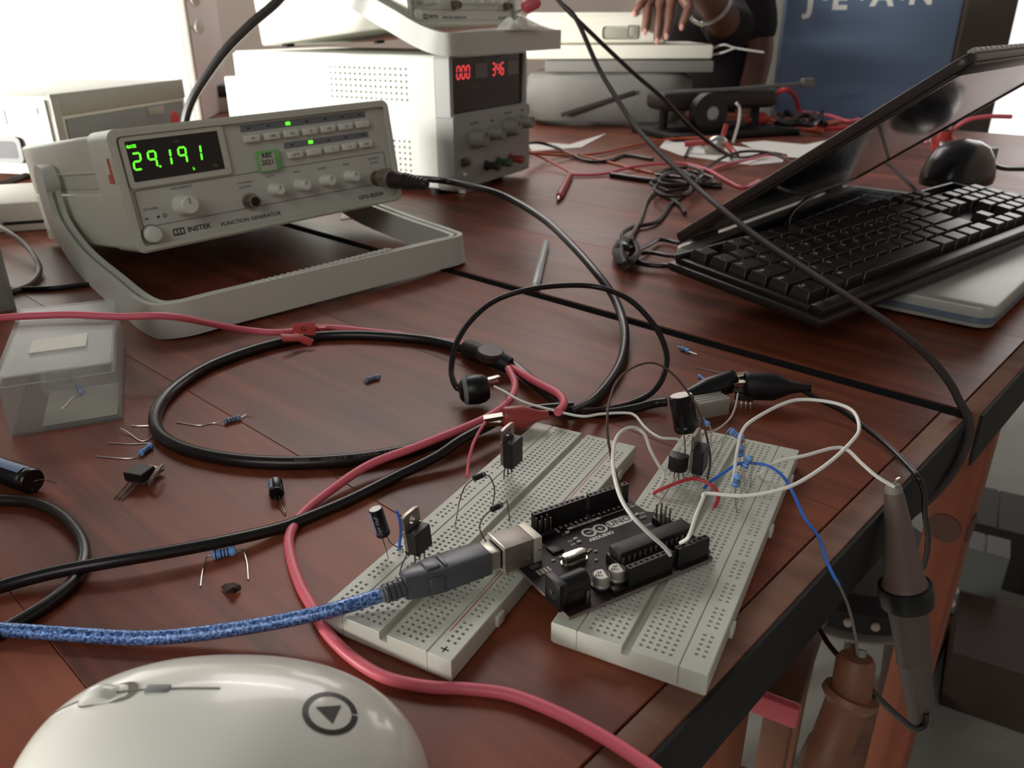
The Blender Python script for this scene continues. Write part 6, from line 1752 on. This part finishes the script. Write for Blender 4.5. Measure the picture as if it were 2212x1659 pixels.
# crumpled tissue on the handle of the upper generator and the red clip beside it
TS = tag(empty('crumpled_tissue', tuple(FG2.matrix_world @ Vector((.145, -.30, -.0115)))), 'crumpled white tissue lying on the handle of the upper function generator', 'tissue')
rt = random.Random(11)
vs, fs = [], []
NX, NY = 14, 6
for j_ in range(NY + 1):
    for i in range(NX + 1):
        e_ = min(i, NX - i, 2 * j_, 2 * (NY - j_)) / 3.0
        vs.append(((i / NX - .5) * .085, (j_ / NY - .5) * .030, .0006 + min(1, e_) * (.005 + rt.uniform(0, .010))))
o_ = len(vs)
for j_ in range(NY):
    for i in range(NX):
        a_ = j_ * (NX + 1) + i
        fs.append((a_, a_ + 1, a_ + NX + 2, a_ + NX + 1))
tis = obj('tissue_fold', B().add(vs, fs), PAPER, TS, 80)
tis.rotation_euler = (0, 0, math.radians(60.5))
sd_ = tis.modifiers.new('wall', 'SOLIDIFY')
sd_.thickness = 0.0004
rk = wthing('red_clip', 'red plastic clip beside the upper function generator at the top', 'clip', PY(1140, 22, 1.12))
a, b_ = PY(1128, 20, 1.12), PY(1165, -2, 1.12)
obj('clip_boot', B().lathe([(0, .004), (.004, .008), ((b_ - a).length * .8, .009), ((b_ - a).length, .006)], a, b_ - a, 16), REDC, rk)
obj('clip_jaw', B().cyl(a + (a - b_) * .45, a, .0022, n=10), STEEL, rk)

# ------------------------------------------------------------------ blue chair with lettering
CH = tag(empty('blue_chair', (0.80, 1.98, FZ), RZ(-4)), 'blue plastic chair back with white letters behind the laptop', 'chair')
BCH = M('blue_chair_plastic', (104, 120, 146), 0.65, var=0.12, vscale=5, spec=0.3)
zc = -FZ
obj('backrest', frontprism(B(), rrect(-.19, .19, zc - .10, zc + .42, .03, 5), -.012, .012, bev=.004), BCH, CH)
obj('seat', B().box(-.19, .19, -.30, -.012, zc - .30, zc - .275, .008), BCH, CH)
for x, y, zt in ((-.175, -.28, zc - .30), (.175, -.28, zc - .30), (-.175, .025, zc + .30), (.175, .025, zc + .30)):
    obj('leg', B().cyl((x, y, 0), (x, y, zt), .012, n=12), M('chair_steel', (110, 110, 108), 0.4, metal=0.6), CH)
LW = M('stencil_white', (236, 234, 226), 0.6)
for s_, x, z in (('J', -.138, .246), ('E', -.075, .250), ('A', .016, .257), ('N', .098, .260)):
    text('stencil_letter', s_, .062, LW, CH, (x, -.0125, zc + z - .014), FR, ext=.0003, bold=.0022, sx=1.1)
for x in (-.107, -.028, .058):
    obj('stencil_dot', frontprism(B(), rrect(x - .006, x + .006, zc + .234, zc + .246, .005, 3), -.0128, -.0122), LW, CH)

# ------------------------------------------------------------------ seated person reaching over to the white case
SKIN = M('brown_skin', (112, 76, 62), 0.5, bump=0.05)
NAIL = M('finger_nail', (206, 150, 140), 0.35)
CLOTH = M('dark_clothing', (34, 29, 29), 0.85, var=0.15, vscale=20)


def skinned(name, verts, edges, rads, mat, parent, lv=2, root=0):
    me = bpy.data.meshes.new(name)
    me.from_pydata([tuple(v) for v in verts], edges, [])
    o = bpy.data.objects.new(name, me)
    COL.objects.link(o)
    md = o.modifiers.new('skin', 'SKIN')
    lay = me.skin_vertices[0].data if me.skin_vertices else None
    if lay is None:
        bm = bmesh.new()
        bm.from_mesh(me)
        bm.verts.layers.skin.verify()
        bm.to_mesh(me)
        bm.free()
        lay = me.skin_vertices[0].data
    for i, r_ in enumerate(rads):
        lay[i].radius = (r_, r_)
        lay[i].use_root = (i == root)
    md.use_smooth_shade = True
    sb = o.modifiers.new('sub', 'SUBSURF')
    sb.levels = lv
    sb.render_levels = lv
    dg = bpy.context.evaluated_depsgraph_get()
    m2 = bpy.data.meshes.new_from_object(o.evaluated_get(dg))
    bpy.data.objects.remove(o)
    m2.name = name
    m2.polygons.foreach_set('use_smooth', [True] * len(m2.polygons))
    m2.materials.clear()
    m2.materials.append(mat)
    r = bpy.data.objects.new(name, m2)
    COL.objects.link(r)
    r.parent = parent
    return r


PB = Vector((0.50, 2.36, FZ))
PER = tag(empty('person', PB), 'person in dark clothes reaching a hand with a bracelet onto the white case', 'person')
YH = 1.765
tips = [PY(1368, 32, YH - .01), PY(1392, 72, YH - .03), PY(1418, 92, YH - .03), PY(1438, 82, YH - .03), PY(1470, 62, YH - .03)]
knk = [PY(1392, 0, YH), PY(1400, 8, YH), PY(1424, 10, YH), PY(1450, 4, YH), PY(1490, 18, YH - .01)]
palm = PY(1448, -60, YH + .03)
wrist = PY(1505, -35, YH + .05)
elbow = Vector((.50, 1.96, .16))
should = Vector((.42, 2.26, .36))
vs = [Vector((.50, 2.36, -.25)), Vector((.50, 2.36, .02)), Vector((.50, 2.34, .25)), Vector((.50, 2.33, .37)), Vector((.50, 2.325, .44)), should, elbow, wrist, palm, Vector((.60, 2.30, .35)), Vector((.64, 2.26, .12)), Vector((.60, 2.20, -.08)), Vector((.58, 2.18, -.14)), Vector((.44, 2.22, -.30)), Vector((.43, 2.16, -.50)), Vector((.43, 2.20, FZ + .03)), Vector((.56, 2.22, -.30)), Vector((.57, 2.16, -.50)), Vector((.57, 2.20, FZ + .03)), Vector((.50, 2.31, .50)), Vector((.50, 2.305, .58))]
rd = [.13, .125, .135, .06, .05, .055, .042, .026, .030, .055, .042, .028, .026, .075, .052, .036, .075, .052, .036, .075, .07]
ed = [(0, 1), (1, 2), (2, 3), (3, 4), (2, 5), (5, 6), (6, 7), (7, 8), (2, 9), (9, 10), (10, 11), (11, 12), (0, 13), (13, 14), (14, 15), (0, 16), (16, 17), (17, 18), (4, 19), (19, 20)]
vs += [Vector((.43, 2.06, FZ + .03)), Vector((.57, 2.06, FZ + .03))]
rd += [.032, .032]
ed += [(15, 21), (18, 22)]
for i in range(5):
    k_ = len(vs)
    mid = (knk[i] + tips[i]) * 0.5 + Vector((0, -.008, .006))
    vs += [knk[i], mid, tips[i]]
    rd += [.0105, .0092, .0075]
    ed += [(8, k_), (k_, k_ + 1), (k_ + 1, k_ + 2)]
vs = [v - PB for v in vs]
bod = skinned('body', vs, ed, rd, SKIN, PER)
# clothes: shirt with sleeves, trousers
cv = [0, 1, 2, 3, 5, 6, 9, 10, 13, 14, 16, 17]
loc = {}
v2 = []
for i in cv:
    loc[i] = len(v2)
    v2.append(vs[i])
r2 = [rd[i] + .014 for i in cv]
slv = vs[6] + (vs[7] - vs[6]) * .42
v2.append(slv)
r2.append(.050)
e2 = [(loc[a_], loc[b_]) for a_, b_ in ed if a_ in loc and b_ in loc] + [(loc[6], len(v2) - 1)]
shirt = skinned('clothing', v2, e2, r2, CLOTH, PER)
for i in range(5):
    d_ = (tips[i] - knk[i]).normalized()
    b = B().sphere(tips[i] - PB + Vector((0, -.0066, .001)) - d_ * .002, .0052, 10, .9, .45, 1.2)
    obj('nail', b, NAIL, bod)
hd_ = Vector((.50, 2.305, .56)) - PB
hair = B().sphere(hd_ + Vector((0, .02, .035)), .098, 20, .92, 1.0, .95)
obj('hair', hair, M('black_hair', (20, 17, 16), 0.7), PER)
fc = obj('face', B().sphere(hd_ + Vector((0, -.03, -.005)), .075, 20, .86, .9, 1.18), SKIN, bod)
obj('nose', B().sphere(hd_ + Vector((0, -.10, -.012)), .014, 10, .8, 1, 1.3), SKIN, fc)
obj('eye', B().sphere(hd_ + Vector((-.026, -.088, .012)), .010, 10, 1.2, .6, .7).sphere(hd_ + Vector((.026, -.088, .012)), .010, 10, 1.2, .6, .7), M('eye_white', (220, 214, 206), 0.3), fc)
obj('mouth', B().sphere(hd_ + Vector((0, -.088, -.05)), .018, 10, 1.1, .5, .35), M('lip', (120, 66, 62), 0.5), fc)
obj('ear', B().sphere(hd_ + Vector((-.07, -.005, -.005)), .02, 10, .45, .8, 1.2).sphere(hd_ + Vector((.07, -.005, -.005)), .02, 10, .45, .8, 1.2), SKIN, fc)
# bracelet
bc = (vs[6] + (vs[7] - vs[6]) * .68) + PB
ax_ = (wrist - elbow).normalized()
e1 = ax_.cross(Vector((0, 0, 1))).normalized()
e2_ = ax_.cross(e1)
BR = wthing('bracelet', 'pale metal bracelet round the wrist of the reaching arm', 'bracelet', bc)
ringp = [bc + (e1 * math.cos(a_) + e2_ * math.sin(a_)) * .047 for a_ in [2 * math.pi * k / 36 for k in range(37)]]
obj('band', B().tube(ringp, .0042, 8, 1), M('bracelet_metal', (186, 184, 178), 0.3, metal=0.6), BR)
obj('clasp', B().sphere(ringp[9], .006, 10), STEEL, BR)

for o in bpy.data.objects:
    if 'wo' in o.keys():
        del o['wo']
